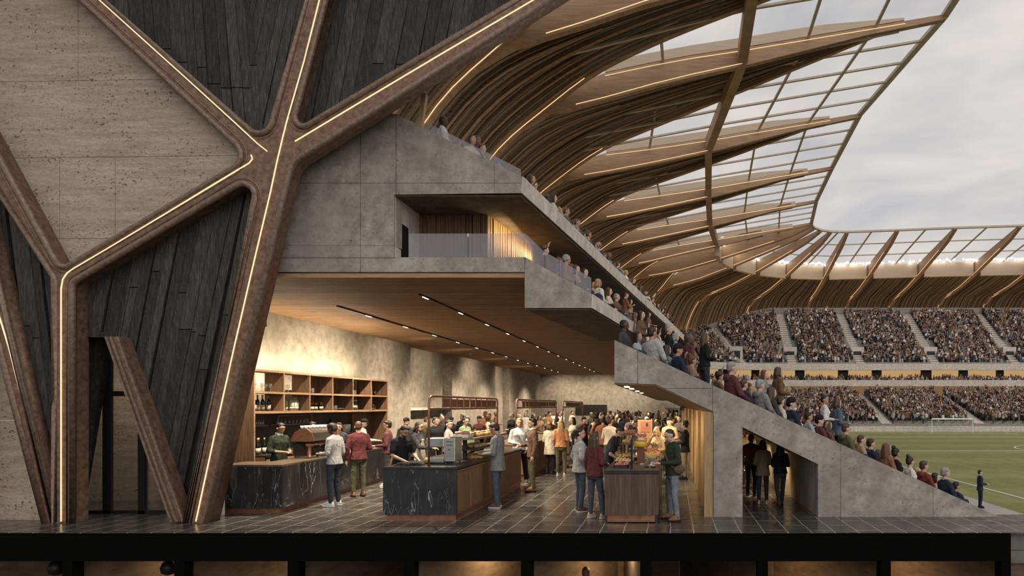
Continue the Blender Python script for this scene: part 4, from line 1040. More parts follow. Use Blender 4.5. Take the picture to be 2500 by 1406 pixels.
hero('man in pale grey sweater and white sneakers at the marble bar', floor_at(816, 1236), -98, h=1.88, top='lightgrey', trousers='darkdenim', shoes='white', hair='dark', skin='dark', arms=('hold', 'hold'), nod=.3, turn=-.2, hem=.88)
hero('man in maroon jacket and olive trousers seen from behind at the bar', floor_at(875, 1212), -138, h=1.87, top='maroon', bulk=.4, trousers='olive', shoes='rust', hair='brown', arms=('hold', 'down'), hem=.86, turn=-.25)
hero('man in dark top behind the bar, beside the grey sweater man', at(827, 18.6), 20, h=1.78, top='charcoal', trousers='black', hair='brown', arms=('hold', 'hold'))
hero('bar worker in white shirt at the far end of the bar', at(884, 20.2), 95, h=1.86, top='white', trousers='black', hairstyle='cap', hat='black', hair='black', arms=('reach', 'hold'), nod=.3)
hero('man in striped maroon sweater at the end of the bar', at(946, 18.0), -78, h=1.85, top='burgundy', trousers='charcoal', shoes='white', hair='black', skin='tanned', arms=('hold', 'hold'), legs='weight')
hero('man in black t-shirt preparing food behind the marble island', at(978, 14.35), 62, h=1.86, top='black', sleeve='short', trousers='charcoal', hair='dark', skin='tanned', arms=('table', 'table'), nod=.45, beard=1, lean=.08)
hero('bearded man in black cap left of the recess', at(992, 20.4), 10, h=1.88, top='charcoal', trousers='black', hairstyle='cap', hair='black', beard=1)
hero('cook in cream apron standing behind the marble island', at(1021, 16.8), 78, h=1.85, sex='f', top='charcoal', apron='cream', trousers='black', hair='dark', hairstyle='bob', skin='tanned', arms=('reach', 'down'), nod=.15)
hero('man in black leather jacket behind the copper gantry', at(1064, 20.6), 40, h=1.9, top='black', bulk=.5, trousers='black', hair='dark', arms=('hold', 'hold'), turn=.4)
hero('person in pale pink shirt behind the steel slicer', at(1096, 18.6), 100, h=1.86, top='pink', trousers='charcoal', hair='dark', arms=('hold', 'hold'), turn=-.5)
hero('woman in green shirt behind the pastry display', at(1136, 21.5), 60, h=1.88, sex='f', top='green', trousers='charcoal', hair='dark', hairstyle='bun', nod=.1)
hero('man in grey tweed blazer and jeans taking food at the island', floor_at(1214, 1240), -98, h=1.9, top='grey', bulk=.5, hem=.76, trousers='denim', shoes='brown', hair='dark', skin='tanned', arms=('reach', 'hold'), nod=.4, legs='weight')
hero('blond man in white shirt and black trousers facing the camera', at(1268, 18.9), 18, h=1.9, top='white', trousers='black', shoes='brown', hair='blond', arms=('hold', 'pocket'), legs='wide', bulk=.2)
hero('black haired man in brown jacket turned left beside the white shirt man', floor_at(1300, 1200), -68, h=1.93, top='brown', bulk=.4, collar='white', hem=.82, trousers='olive', shoes='rust', hair='black', skin='tanned', arms=('hold', 'down'))
hero('person in cream coat with dark boots at the second counter', at(1343, 21.6), 165, h=1.72, sex='f', top='cream', bulk=.8, hem=.66, trousers='black', shoes='black', hair='auburn', hairstyle='bob', arms=('hold', 'hold'))
hero('woman with long blond hair and orange shirt seen from behind', floor_at(1370, 1163), 176, h=1.82, sex='f', top='orange', trousers='olive', shoes='cream', hair='blond', hairstyle='long', arms=('hold', 'hold'))
hero('dark haired woman in white hoodie turned towards the counter', at(1398, 24), -55, h=1.84, sex='f', top='cream', hood=1, trousers='charcoal', hair='black', hairstyle='long', arms=('hold', 'hold'))
hero('woman in grey quilted jacket and jeans beside the wooden island', at(1416, 13.95), 118, h=1.80, sex='f', top='lightgrey', bulk=.7, hem=.82, trousers='denim', shoes='brown', hair='dark', hairstyle='pony', arms=('pocket', 'pocket'), turn=-.3)
hero('woman in maroon sweater with long hair and pink sneakers', at(1452, 13.15), 142, h=1.74, sex='f', top='maroon', trousers='denim', shoes='pink', hair='brown', hairstyle='long', arms=('hold', 'down'), legs='weight', hem=.84)
hero('man in charcoal t-shirt leaning over the wooden island', at(1484, 15.3), 84, h=1.84, top='charcoal', sleeve='short', trousers='charcoal', hair='dark', hairstyle='crop', beard=1, arms=('table', 'table'), lean=.32, nod=.45, build=1.1)
hero('man in dark green sweater and pale jeans right of the wooden island', floor_at(1642, 1270), -68, h=1.82, top='darkgreen', trousers='paledenim', shoes='rust', hair='dark', hairstyle='crop', arms=('hold', 'hold'), nod=.42, legs='wide', strap='brown', hem=.86)
hero('man in black jacket and brown trousers by the timber fins', at(1672, 20.1), -104, h=1.78, top='black', bulk=.6, hem=.82, trousers='khaki', shoes='black', hair='dark', hairstyle='curly', arms=('hold', 'hold'), legs='weight')
hero('man in black cap and grey apron behind the green sweater man', at(1634, 21.2), -20, h=1.88, top='tan', apron='darkgreen', trousers='black', hairstyle='cap', hair='dark', arms=('hold', 'hold'))
hero('blond woman raising one hand behind the wooden island', at(1604, 17.7), -35, h=1.68, sex='f', top='tan', trousers='charcoal', hair='blond', hairstyle='bob', arms=('face', 'hold'), nod=.2)
hero('woman in olive tan jacket walking into the tunnel', floor_at(1862, 1230), 176, h=1.47, sex='f', top='khaki', bulk=.4, hem=.78, trousers='darkdenim', shoes='cream', hair='dark', hairstyle='bob', arms=('hold', 'hold'))
hero('woman in black top and dark trousers walking into the tunnel', floor_at(1905, 1236), 186, h=1.44, sex='f', top='black', trousers='charcoal', shoes='burgundy', hair='black', hairstyle='long', arms=('hold', 'hold'), legs='stride')
hero('person in orange brown jacket at the left of the tunnel', floor_at(1834, 1214), 150, h=1.56, top='rust', bulk=.3, trousers='darkdenim', shoes='brown', hair='dark', arms=('hold', 'down'))
hero('tall person in tan top deeper inside the tunnel', at(1823, 18), 200, h=1.66, top='tan', trousers='black', hair='black', hairstyle='bun')
hero('man in navy tracksuit standing on the path beside the pitch', Vector((PX(2393, 31), 31, ZP+.02)), 82, h=1.80, top='navy', hem=.8, trousers='navy', shoes='black', hair='dark', skin='fair', arms=('hold', 'hold'))
hero('person in pale jacket standing in the basement below the slab', Vector((PX(1431, 13), 13, -2.72)), 180, h=1.78, top='lightgrey', trousers='charcoal', hair='auburn', fine=False)
# ---- people in the seating: a few base figures, then copies with their own clothes
def proto(**sp):
    sp.setdefault('vox', .019); e = person_mesh('person', sp); return e
PR = {'sm1': proto(arms=('lap', 'lap'), legs='sit', hairstyle='short'), 'sm2': proto(arms=('hold', 'lap'), legs='sit', hairstyle='crop', bulk=.5, turn=.5), 'sm3': proto(arms=('lap', 'face'), legs='sit', hairstyle='beanie', bulk=.4, turn=-.3),
      'sf1': proto(sex='f', arms=('lap', 'lap'), legs='sit', hairstyle='long'), 'sf2': proto(sex='f', arms=('hold', 'hold'), legs='sit', hairstyle='bun', turn=.4), 'sf3': proto(sex='f', arms=('hold', 'lap'), legs='sit', hairstyle='bob', turn=-.4, bulk=.4),
      'sc': proto(arms=('lap', 'up'), legs='sit', hairstyle='curly'), 'hood': proto(arms=('lap', 'lap'), legs='sit', hairstyle='short', hood=1, bulk=.5),
      'm1': proto(arms=('hold', 'hold')), 'm2': proto(arms=('down', 'pocket'), bulk=.4, hem=.8, turn=.4), 'm3': proto(arms=('phone', 'phone'), hairstyle='crop', nod=.3), 'm4': proto(arms=('hold', 'down'), hairstyle='curly', turn=-.5), 'm5': proto(arms=('back', 'back'), hairstyle='cap', backpack='charcoal'),
      'f1': proto(sex='f', arms=('hold', 'hold'), hairstyle='long'), 'f2': proto(sex='f', arms=('phone', 'down'), hairstyle='pony', turn=.5), 'f3': proto(sex='f', arms=('hold', 'pocket'), hairstyle='bob', bulk=.4, hem=.78), 'f4': proto(sex='f', arms=('down', 'hold'), hairstyle='bun', turn=-.4)}
flush()
PKIDS = {k: list(e.children) for k, e in PR.items()}
USED = set()
PEOPLE = []
def place(kind, loc, rz, top, trousers, hair, skin, h, where, shoes='charcoal'):
    src = PR[kind]
    if kind in USED: r = src.copy(); COL.objects.link(r); kids = [c.copy() for c in PKIDS[kind]]; [COL.objects.link(c) for c in kids]
    else: r = src; kids = PKIDS[kind]; USED.add(kind)
    if '_sp' in r: del r['_sp']
    r.location = loc; r.rotation_euler = (0, 0, D(rz)); r.scale = (h/1.75,)*3
    for c in kids:
        c.parent = r; n = c.name.split('.')[0]
        m = {'body': 's_'+skin, 'shirt': 'c_'+top, 'jacket': 'c_'+top, 'hood': 'c_'+top, 'trousers': 'c_'+trousers, 'shoe': 'c_'+shoes, 'hair': 'h_'+hair, 'cap': 'c_black'}.get(n)
        if m: c.material_slots[0].link = 'OBJECT'; c.material_slots[0].material = M[m]
    PEOPLE.append((r, kind, top, hair, where)); return r
def crowded(x, y, d): return any((x-q[0].location.x)**2+(y-q[0].location.y)**2 < d*d for q in PEOPLE)
def rnd_place(loc, rz, kinds, where, h=None, tops=None):
    tops = tops or ['black', 'charcoal', 'navy', 'grey', 'lightgrey', 'white', 'cream', 'tan', 'brown', 'rust', 'maroon', 'olive', 'blue', 'paleblue', 'burgundy', 'white', 'brown', 'black']
    k = R.choice(kinds)
    return place(k, loc, rz, R.choice(tops), R.choice(['denim', 'darkdenim', 'black', 'charcoal', 'khaki', 'olive']), R.choice(['black', 'dark', 'dark', 'brown', 'brown', 'auburn', 'blond', 'grey'] if k != 'sc' else ['dark', 'brown']), R.choice(['fair', 'fair', 'fair', 'tanned', 'tanned', 'brown', 'dark']), h or R.uniform(1.66, 1.86), where)
# lower stand
def ramp_z(X): return PZ(830+((VX+X*120.3)-1500)*.4596, YS)
W1 = 'lower stand front rows'
def on_ramp(px, Y, kind, rz, top, hair, skin='fair', h=1.75, trousers='darkdenim', where=W1, lift=0):
    X = PX(px, Y); sit = kind[0] == 's' or kind == 'hood'
    while crowded(X, Y, .6): Y += .12; X = PX(px, Y)
    z = ramp_z(X+.35 if sit else X)-.40+lift
    return place(kind, (X, Y, z), rz, top, trousers, hair, skin, h, where)
NR = 0
for px, kind, top, hair, skin, rz, dy, h in ((1524, 'sm2', 'charcoal', 'black', 'dark', 75, 0, 1.75), (1557, 'sf1', 'paleblue', 'black', 'tanned', 70, .1, 1.72), (1592, 'sm1', 'lightgrey', 'dark', 'tanned', 140, 0, 1.95), (1628, 'sf1', 'grey', 'dark', 'fair', 120, .5, 1.8),
   (1655, 'sm3', 'navy', 'black', 'tanned', 115, 0, 1.8), (1690, 'sf2', 'tan', 'auburn', 'fair', 95, .4, 1.75), (1721, 'f1', 'black', 'brown', 'tanned', 110, .1, 1.55), (1757, 'sc', 'brown', 'dark', 'tanned', 100, .5, 1.7), (1787, 'hood', 'burgundy', 'grey', 'fair', 110, 0, 2.0), (1816, 'sm1', 'navy', 'brown', 'fair', 120, .2, 1.75), (1838, 'sf1', 'tan', 'blond', 'fair', 115, .35, 1.75),
   (1856, 'hood', 'grey', 'grey', 'fair', 120, .05, 1.85), (1884, 'sf1', 'charcoal', 'brown', 'fair', 105, .2, 1.85), (1906, 'sm2', 'cream', 'dark', 'fair', 100, .5, 1.75), (1931, 'sm3', 'navy', 'brown', 'fair', 110, .2, 1.95), (1952, 'sf2', 'white', 'black', 'tanned', 110, 0, 1.6), (1974, 'sm1', 'paleblue', 'black', 'tanned', 100, .2, 1.5),
   (2000, 'sm3', 'burgundy', 'brown', 'fair', 105, .4, 1.7), (2021, 'sf1', 'brown', 'brown', 'fair', 105, .15, 1.75), (2030, 'sf1', 'tan', 'dark', 'fair', 120, -.05, 1.5), (2066, 'hood', 'olive', 'brown', 'fair', 100, .1, 1.7), (2103, 'sm1', 'tan', 'brown', 'fair', 90, .25, 1.7), (2126, 'hood', 'navy', 'dark', 'fair', 105, .05, 1.8), (2146, 'sf3', 'cream', 'brown', 'fair', 100, .5, 1.6), (2164, 'sf1', 'rust', 'auburn', 'fair', 110, .1, 1.65), (2187, 'sf2', 'black', 'black', 'tanned', 100, .05, 1.8),
   (2222, 'sf2', 'white', 'dark', 'fair', 95, .1, 1.6), (2238, 'sf3', 'lightgrey', 'blond', 'fair', 110, 0, 1.5), (2256, 'hood', 'red', 'brown', 'fair', 105, .15, 1.75), (2284, 'sf3', 'cream', 'dark', 'fair', 95, .3, 1.65), (2308, 'sm1', 'navy', 'grey', 'fair', 100, .1, 1.75), (2334, 'sm1', 'navy', 'black', 'tanned', 110, 0, 1.5)):
    on_ramp(px, YS+.62+(dy*.3 if h > 1.82 else ((.0, 1.15, .58, 1.7)[NR % 4] if px < 2200 else 0)), kind, rz, top, hair, skin, h); NR += 1
W2 = 'lower stand back rows'
for i in range(34):
    t = (i+.5)/34; px = 1530+t*560+R.uniform(-12, 12); Y = YS+R.uniform(3.0, 8.5); X = PX(px, Y)
    while crowded(X, Y, .65): Y += .2; X = PX(px, Y)
    sit = R.random() < .55; kinds = ['sm1', 'sm2', 'sf1', 'sf2', 'sf3', 'sc', 'hood'] if sit else ['m2', 'm4', 'f1', 'f3', 'f4']
    rnd_place((X, Y, ramp_z(X+.35 if sit else X)-.38), 95+R.uniform(-25, 40), kinds, W2)
# middle terrace
W3 = 'middle terrace'
for i in range(26):
    Y = 13.9+(i/26)**1.25*17+R.uniform(-.2, .2); dx = (.72, 1.22)[i % 2]+R.uniform(-.04, .04); xe = PX(1445, YS)+SH*(Y-YS); X = xe-dx
    sit = Y < 20 or R.random() < .6; z = PZ(718, YS)+dx*.5555-.44-(.05 if Y > YS+6.3 else 0)
    rnd_place((X, Y, z), 95+R.uniform(-30, 45), ['sm1', 'sm2', 'sf1', 'sf3', 'sc'] if sit else ['m2', 'm4', 'f1', 'f3', 'm3', 'f4'], W3, R.uniform(1.45, 1.65) if sit else R.uniform(1.35, 1.5))
# upper slab
W4 = 'upper slab row'
place('sf1', (PX(1152, YS+.8), YS+.8, PZ(372, YS)-.44), 60, 'cream', 'charcoal', 'black', 'tanned', 1.75, W4)
for i in range(40):
    Y = 13.9+(i/40)**1.35*30; dx = (.66, .98)[i % 2] if i > 6 else R.uniform(.8, 2.2); xe = PX(1275, YS)+SH*(Y-YS); X = xe-dx
    while crowded(X, Y, .6): Y += .15; xe = PX(1275, YS)+SH*(Y-YS); X = xe-dx
    rnd_place((X, Y, PZ(431, YS)+dx*.497-.44), 95+R.uniform(-30, 40), ['sm1', 'sm2', 'sf1', 'sf2', 'sf3', 'sc'], W4, 1.72)
# food hall crowd
W5 = 'food hall crowd'; pts = []
tries = 0
while len(pts) < 92 and tries < 9000:
    tries += 1
    if R.random() < .74: x, y = R.uniform(-4.1, .45), R.uniform(20.5, 50)
    else: x, y = R.uniform(-10.3, -6.4), R.uniform(22, 46)
    px = VX+x/y*F
    if x > -4.2 and y < 24.5 and (px < 1420 and y < 23): continue
    if any((x-a)**2+(y-b)**2 < .8**2 for a, b in pts) or any((x-a)**2+(y-b)**2 < .85**2 for a, b in HPOS) or (-6.1 < x < -4.15) or (x < -9.1 and y < 25) or (x > -1.6 and x < 0 and y < 21): continue
    pts.append((x, y))
for x, y in pts:
    rnd_place((x, y, 0), R.choice([0, 30, -40, 90, -90, 180, 150, 200, 60])+R.uniform(-20, 20), ['m1', 'm2', 'm3', 'm4', 'm5', 'f1', 'f2', 'f3', 'f4'], W5, R.uniform(1.72, 1.95), ['black', 'charcoal', 'white', 'white', 'cream', 'tan', 'brown', 'rust', 'orange', 'olive', 'grey', 'maroon', 'navy', 'pink'])
# nearest rows of the far stand
W6 = 'rows behind the goal'
def seat(tier, row, s):
    r0, z0, r1, z1, n = tier; r = r0+(r1-r0)*(row+.45)/n; z = z0+(z1-z0)*(row+1)/n
    if tier is UPP: z -= drop(s)*max(0, (z-11.6)/14.4)
    p = bowl(s, r); p.z = z; return p
TAKEN = set(); left = 300-len(PEOPLE)-len(HPOS)+4
for i in range(left):
    row = i % 2; c = i//2; s = -2+c*1.9+row*.9
    if any(abs(s-a) < 1.3 for a in AISL_L): continue
    p = seat(LOW, row, s); TAKEN.add((row, round(s/.62)))
    rnd_place(p, R.uniform(-25, 25), ['m1', 'm2', 'm4', 'f1', 'f2', 'f3'], W6, R.uniform(1.7, 1.95))
for e in PR.values():
    if e not in [q[0] for q in PEOPLE]: [bpy.data.objects.remove(c) for c in list(e.children)]; bpy.data.objects.remove(e)
# ---- labels that single each one out
for W in (W1, W2, W3, W4, W5, W6):
    sub = [q for q in PEOPLE if q[4] == W]; sub.sort(key=lambda q: q[0].location.x/q[0].location.y)
    for i, (r, kind, top, hair, w) in enumerate(sub):
        cap_ = kind in ('m5', 'sm3'); hr = 'black cap' if cap_ else hair+' hair'
        tag(r, 'person in %s top with %s, %s from the left, %s' % (top, hr, ordw(i+1), w), 'person', w.replace(' along', ' people along', 1) if 0 else 'people in the '+w)
# ---- the rest of the far crowd: thousands nobody could count
def far_crowd():
    vs, fs, cols = [], [], []
    pal = [(.018, .017, .018)]*7+[(.05, .045, .042)]*4+[(.03, .036, .05)]*4+[(.15, .115, .085)]*3+[(.27, .26, .25)]*4+[(.60, .585, .56)]*4+[(.12, .14, .165)]*4+[(.20, .075, .045)]+[(.24, .15, .085)]*2
    skin = [(.50, .31, .22), (.42, .24, .16), (.30, .17, .11), (.12, .06, .04)]; hair = [(.012, .009, .008), (.03, .018, .012), (.08, .045, .025), (.35, .24, .12)]
    rr = random.Random(5)
    def body(p, k, tw):
        c, s_ = math.cos(tw), math.sin(tw); cl = rr.choice(pal); sk = rr.choice(skin); ha = rr.choice(hair)
        def tr(x, y, z): return (p.x+(x*c-y*s_)*k, p.y+(x*s_+y*c)*k, p.z+z*k)
        def blk(x0, x1, y0, y1, z0, z1, tap, col):
            o = len(vs)
            for z, t in ((z0, 1), (z1, tap)):
                for x, y in ((x0, y0), (x1, y0), (x1, y1), (x0, y1)): vs.append(tr((x0+x1)/2+(x-(x0+x1)/2)*t, (y0+y1)/2+(y-(y0+y1)/2)*t, z))
            for f in ((0, 1, 5, 4), (1, 2, 6, 5), (2, 3, 7, 6), (3, 0, 4, 7), (4, 5, 6, 7)): fs.append(tuple(i+o for i in f)); cols.append(col)
        lg = tuple(x*.5 for x in rr.choice(pal)); hgt = rr.choice((.45, .5, .8))
        blk(-.2, .2, -.25, .1, 0, hgt, .9, lg); blk(-.23, .23, -.13, .13, hgt, hgt+.58, .75, cl)
        blk(-.09, .09, -.1, .08, hgt+.6, hgt+.86, .8, sk); blk(-.1, .1, -.02, .12, hgt+.68, hgt+.9, .75, ha)
        if rr.random() < .3:
            a = rr.choice((-.26, .26)); blk(a-.05, a+.05, -.15, -.02, hgt+.45, hgt+1.0, .8, rr.choice((sk, cl)))
        else: blk(-.28, .28, -.25, -.08, hgt+.12, hgt+.3, .8, rr.choice((sk, cl)))
    for tier, step, fill, ais, w in ((LOW, .62, .93, AISL_L+[-.35], 1.15), (MEZ, .6, .9, [4, 33, 14], .5), (UPP, .62, .95, AISL_U+[math.radians(-38)], 1.1)):
        for row in range(tier[4]):
            r = tier[0]+(tier[2]-tier[0])*(row+.45)/tier[4]
            s = math.radians(-60)
            while s < 75:
                ds = step/r if s < 0 else step; s += ds
                near = min((abs(s-a)*(r if (s < 0 and a < 0) else 1) if (s < 0) == (a < 0) else 9) for a in ais)
                if near < w+.1 or rr.random() > fill: continue
                if tier is UPP and 3 <= row <= 9 and near < 2.0: continue
                if tier is LOW and row < 2 and -3 < s < 66: continue
                p = seat(tier, row, s); p.x += rr.uniform(-.08, .08)
                if p.x/p.y*F+VX < 1640: continue
                body(p, rr.uniform(1.0, 1.25), rr.uniform(-.4, .4))
    me = bpy.data.meshes.new('far_crowd'); me.from_pydata(vs, [], fs); me.update()
    a = me.color_attributes.new('Col', 'FLOAT_COLOR', 'CORNER'); flat = []
    for f, c in zip(fs, cols): flat += [c[0], c[1], c[2], 1.0]*len(f)
    a.data.foreach_set('color', flat); me.materials.append(M['crowd'])
    o = bpy.data.objects.new('far_crowd', me); COL.objects.link(o)
    return tag(o, 'dense crowd of spectators filling the tiers of the far stand', 'crowd', kind='stuff')
far_crowd()
# ================================================================== FOOD HALL FURNITURE
simple('bottle_dark', (.012, .013, .010), (.006, .006, .005), 5, rough=.12, bump=0, spec=.6); simple('bottle_green', (.06, .14, .05), (.03, .08, .03), 5, rough=.12, bump=0, spec=.6)
simple('bottle_pale', (.50, .50, .42), (.38, .38, .30), 5, rough=.15, bump=0, spec=.6); simple('label_cream', (.62, .54, .38), (.5, .42, .28), 8, bump=0); simple('foil_gold', (.5, .36, .14), (.35, .24, .09), 8, rough=.35, metal=.7, bump=0)
simple('chrome', (.72, .70, .67), (.55, .53, .5), 3, rough=.15, metal=.95, bump=0); simple('bread', (.55, .34, .13), (.32, .16, .05), 14, rough=.7); simple('bread_pale', (.62, .48, .26), (.45, .3, .13), 14, rough=.7); simple('pastry_pink', (.60, .27, .19), (.36, .12, .08), 20, rough=.5)
simple('juice', (.75, .52, .05), (.65, .42, .04), 5, rough=.3, bump=0); simple('leaf', (.07, .17, .03), (.03, .09, .015), 12, rough=.5); simple('cup_white', (.7, .68, .63), (.6, .58, .53), 5, rough=.3, bump=0); simple('rust_brown', (.24, .09, .045), (.15, .055, .03), 5, rough=.45)
def board(mb, x0, x1, y0, y1, z0, z1): mb.box(x0, x1, y0, y1, z0, z1)
# ---- back bar shelf
XS_, XB_ = -10.1, -10.6; YD_ = [F*10.1/(VX-p) for p in (622, 694, 757, 813, 862, 907, 945)]
Z1, Z2, Z3 = 2.12, 2.61, 3.15
sh_ = empty('back_bar_shelf', (-10.4, 19.5, 0), 'tall brown timber shelf unit with twelve open cubbies behind the marble bar', 'shelf')
MB().box(-11.15, XS_, YD_[0]-.05, YD_[0], 0, Z3).build('side_panel', 'shelf_wood', sh_); MB().box(-11.15, XS_, YD_[6], YD_[6]+.05, 0, Z3).build('side_panel', 'shelf_wood', sh_)
MB().box(XS_-.004, XS_+.012, YD_[0]-.05, YD_[0], 0, Z3).build('edge_strip', 'shelf_edge', sh_)
for z, t in ((Z1, .06), (Z2, .05), (Z3, .05)): MB().box(XB_, XS_, YD_[0], YD_[6], z-t, z).build('shelf_board', 'shelf_edge', sh_)
for y in YD_[1:6]: MB().box(XB_, XS_-.01, y-.018, y+.018, Z1, Z3-.05).build('divider', 'shelf_wood', sh_)
for y in YD_[1:6]: MB().box(XS_-.012, XS_+.002, y-.019, y+.019, Z1, Z3-.05).build('edge_strip', 'shelf_edge', sh_)
for i in range(2, 6):
    mb = MB(); y = YD_[i]+.03
    while y < YD_[i+1]-.03:
        w = R.uniform(.12, .2); mb.box(XB_-.02, XB_-R.uniform(0, .008), y, min(y+w-.004, YD_[i+1]-.02), Z1, Z3-.05); y += w
    mb.build('back_panel', 'shelf_wood', sh_)
mb = MB(); y = YD_[5]-.28
while y < YD_[6]-.02: mb.box(XB_-.02, XB_, y, y+.14, .9, Z1-.06); y += .145
mb.build('back_panel', 'shelf_wood', sh_); MB().box(XB_-.05, XB_-.02, YD_[0], YD_[5]-.75, .9, Z1-.06).build('backsplash', 'backsplash', sh_)
MB().box(-10.66, -10.61, YD_[0]+.1, YD_[6]-.4, Z3-.03, Z3).build('cove_light', 'cove', sh_)
bc = empty('back_counter', (-10.2, 19, 0), 'low timber back counter with dark top below the shelf unit', 'counter')
MB().box(XB_, -9.86, YD_[0], YD_[6], .1, 1.0).build('body', 'counter_wood', bc); MB().box(XB_, -9.82, YD_[0], YD_[6], 1.0, 1.05).build('top', 'black_top', bc)
for i in range(9): 
    dw = MB().box(-9.86, -9.835, YD_[0]+.03+i*.8, YD_[0]+.79+i*.8, .55, .96).build('drawer', 'shelf_edge', bc)
    MB().box(-9.835, -9.815, YD_[0]+.3+i*.8, YD_[0]+.52+i*.8, .88, .9).build('handle', 'copper', dw)
# ---- bottles and glasses: one of each kind, then copies
def bottle(kind, glassm, prof, lab, capm):
    e = empty(kind, (0, 0, 0)); MB().lathe(prof, n=14).build('bottle_body', glassm, e, True)
    r = prof[1][0]+.002
    if lab: MB().lathe([(r, lab[0]), (r, lab[1])], n=14).build('bottle_label', 'label_cream', e, True)
    zt = prof[-1][1]; MB().lathe([(.020, zt-.07), (.021, zt+.008)], n=10).build('bottle_cap', capm, e, True); return e
PB = {'wine': bottle('wine_bottle', 'bottle_dark', [(.03, 0), (.048, .005), (.048, .22), (.04, .265), (.018, .30), (.016, .40)], (.04, .16), 'foil_gold'),
      'spirit': bottle('spirit_bottle', 'bottle_pale', [(.04, 0), (.055, .005), (.055, .22), (.045, .26), (.02, .29), (.018, .36)], (.05, .10), 'foil_gold'),
      'beer': bottle('green_bottle', 'bottle_green', [(.03, 0), (.04, .005), (.04, .18), (.03, .23), (.016, .27), (.015, .34)], (.07, .14), 'chrome'),
      'jug': bottle('dark_jug', 'bottle_dark', [(.05, 0), (.07, .01), (.075, .10), (.06, .16), (.025, .2), (.022, .26)], (.03, .11), 'cup_white'),
      'small': bottle('small_bottle', 'bottle_dark', [(.03, 0), (.036, .004), (.036, .12), (.028, .15), (.014, .17), (.013, .22)], (.03, .11), 'foil_gold')}
def glass_obj():
    e = empty('drinking_glass', (0, 0, 0)); MB().lathe([(.033, 0), (.035, .004), (.042, .15), (.039, .15), (.032, .012)], n=12).build('glass_bowl', 'clear', e, True); return e
PB['glass'] = glass_obj()
e = empty('wine_glass', (0, 0, 0)); MB().lathe([(.035, 0), (.034, .004), (.006, .01), (.006, .09), (.03, .11), (.042, .15), (.036, .21), (.034, .21)], n=12).build('glass_bowl', 'clear', e, True); PB['stem'] = e
SEEN = set()
def put(kind, loc, label, cat, group, rz=0, s=1):
    o = PB[kind]
    if kind in SEEN: o = dup(o)
    SEEN.add(kind); o.location = loc; o.rotation_euler = (0, 0, rz); o.scale = (s, s, s); return tag(o, label, cat, group)
CUB = ['first', 'second', 'third', 'fourth', 'fifth', 'sixth']; NTH = ['leftmost', 'second', 'third', 'fourth', 'fifth', 'sixth', 'seventh', 'eighth', 'ninth']
def fill(kind, n, cub, z, row, noun, cat, step=.17, x=-10.33, s=1, y0=.16):
    for i in range(n):
        y = YD_[cub]+y0+i*step
        put(kind, (x+R.uniform(-.05, .05), y, z), '%s %s in the %s cubby of the %s shelf row' % (NTH[i], noun, CUB[cub], row), cat, '%ss in the %s cubby of the %s shelf row' % (noun, CUB[cub], row), R.uniform(0, 6), s)
fill('wine', 5, 0, Z1, 'lower', 'dark wine bottle', 'bottle', .19); fill('spirit', 7, 1, Z1, 'lower', 'pale spirit bottle', 'bottle', .125)
fill('wine', 2, 2, Z1, 'lower', 'dark wine bottle', 'bottle', .16, s=.85); fill('small', 6, 2, Z1, 'lower', 'small labelled bottle', 'bottle', .11, y0=.5)
fill('glass', 5, 3, Z1, 'lower', 'clear tumbler', 'glass', .12); fill('beer', 7, 4, Z1, 'lower', 'green glass bottle', 'bottle', .11, y0=.12); fill('jug', 4, 5, Z1, 'lower', 'squat dark jug', 'bottle', .19)
fill('stem', 8, 0, Z2, 'upper', 'stemmed glass', 'glass', .11); fill('stem', 5, 1, Z2, 'upper', 'stemmed glass', 'glass', .12); fill('glass', 5, 2, Z2, 'upper', 'clear tumbler', 'glass', .12); fill('glass', 4, 4, Z2, 'upper', 'clear tumbler', 'glass', .14); fill('stem', 5, 5, Z2, 'upper', 'stemmed glass', 'glass', .14, s=.7)
dsh = MB().lathe([(.02, 0), (.1, .01), (.17, .06), (.16, .065), (.09, .02)], (-10.33, YD_[3]+.85, Z1), 16).build('silver_dish', 'chrome', None, True); tag(dsh, 'shiny silver dish in the fourth cubby of the lower shelf row', 'dish')
for q, (ya, yb, n) in enumerate(((15.95, 16.85, 9), (17.3, 18.9, 9))):
    r = empty('glass_rail', (-10.45, ya, 1.75), ('short' if q == 0 else 'long')+' timber rail of glasses on the dark backsplash', 'shelf')
    MB().box(-10.58, -10.36, ya, yb, 1.735, 1.76).build('rail_board', 'shelf_edge', r)
    if q: MB().tube([(-10.38, ya, 1.76), (-10.38, ya, 1.99), (-10.38, yb, 1.99), (-10.38, yb, 1.76)], .012, 6).build('guard_rail', 'copper', r)
    for i in range(n): put('glass', (-10.46, ya+.08+i*(yb-ya-.16)/(n-1), 1.76), '%s glass on the %s backsplash rail' % (NTH[i], ('short', 'long')[q]), 'glass', 'glasses on the %s backsplash rail' % ('short', 'long')[q], s=.95)
for i in range(4): put('wine', (-10.25+.06*(i % 2), 16.0+.13*i, 1.05), '%s wine bottle standing on the back counter beside the barista' % NTH[i], 'bottle', 'wine bottles on the back counter')
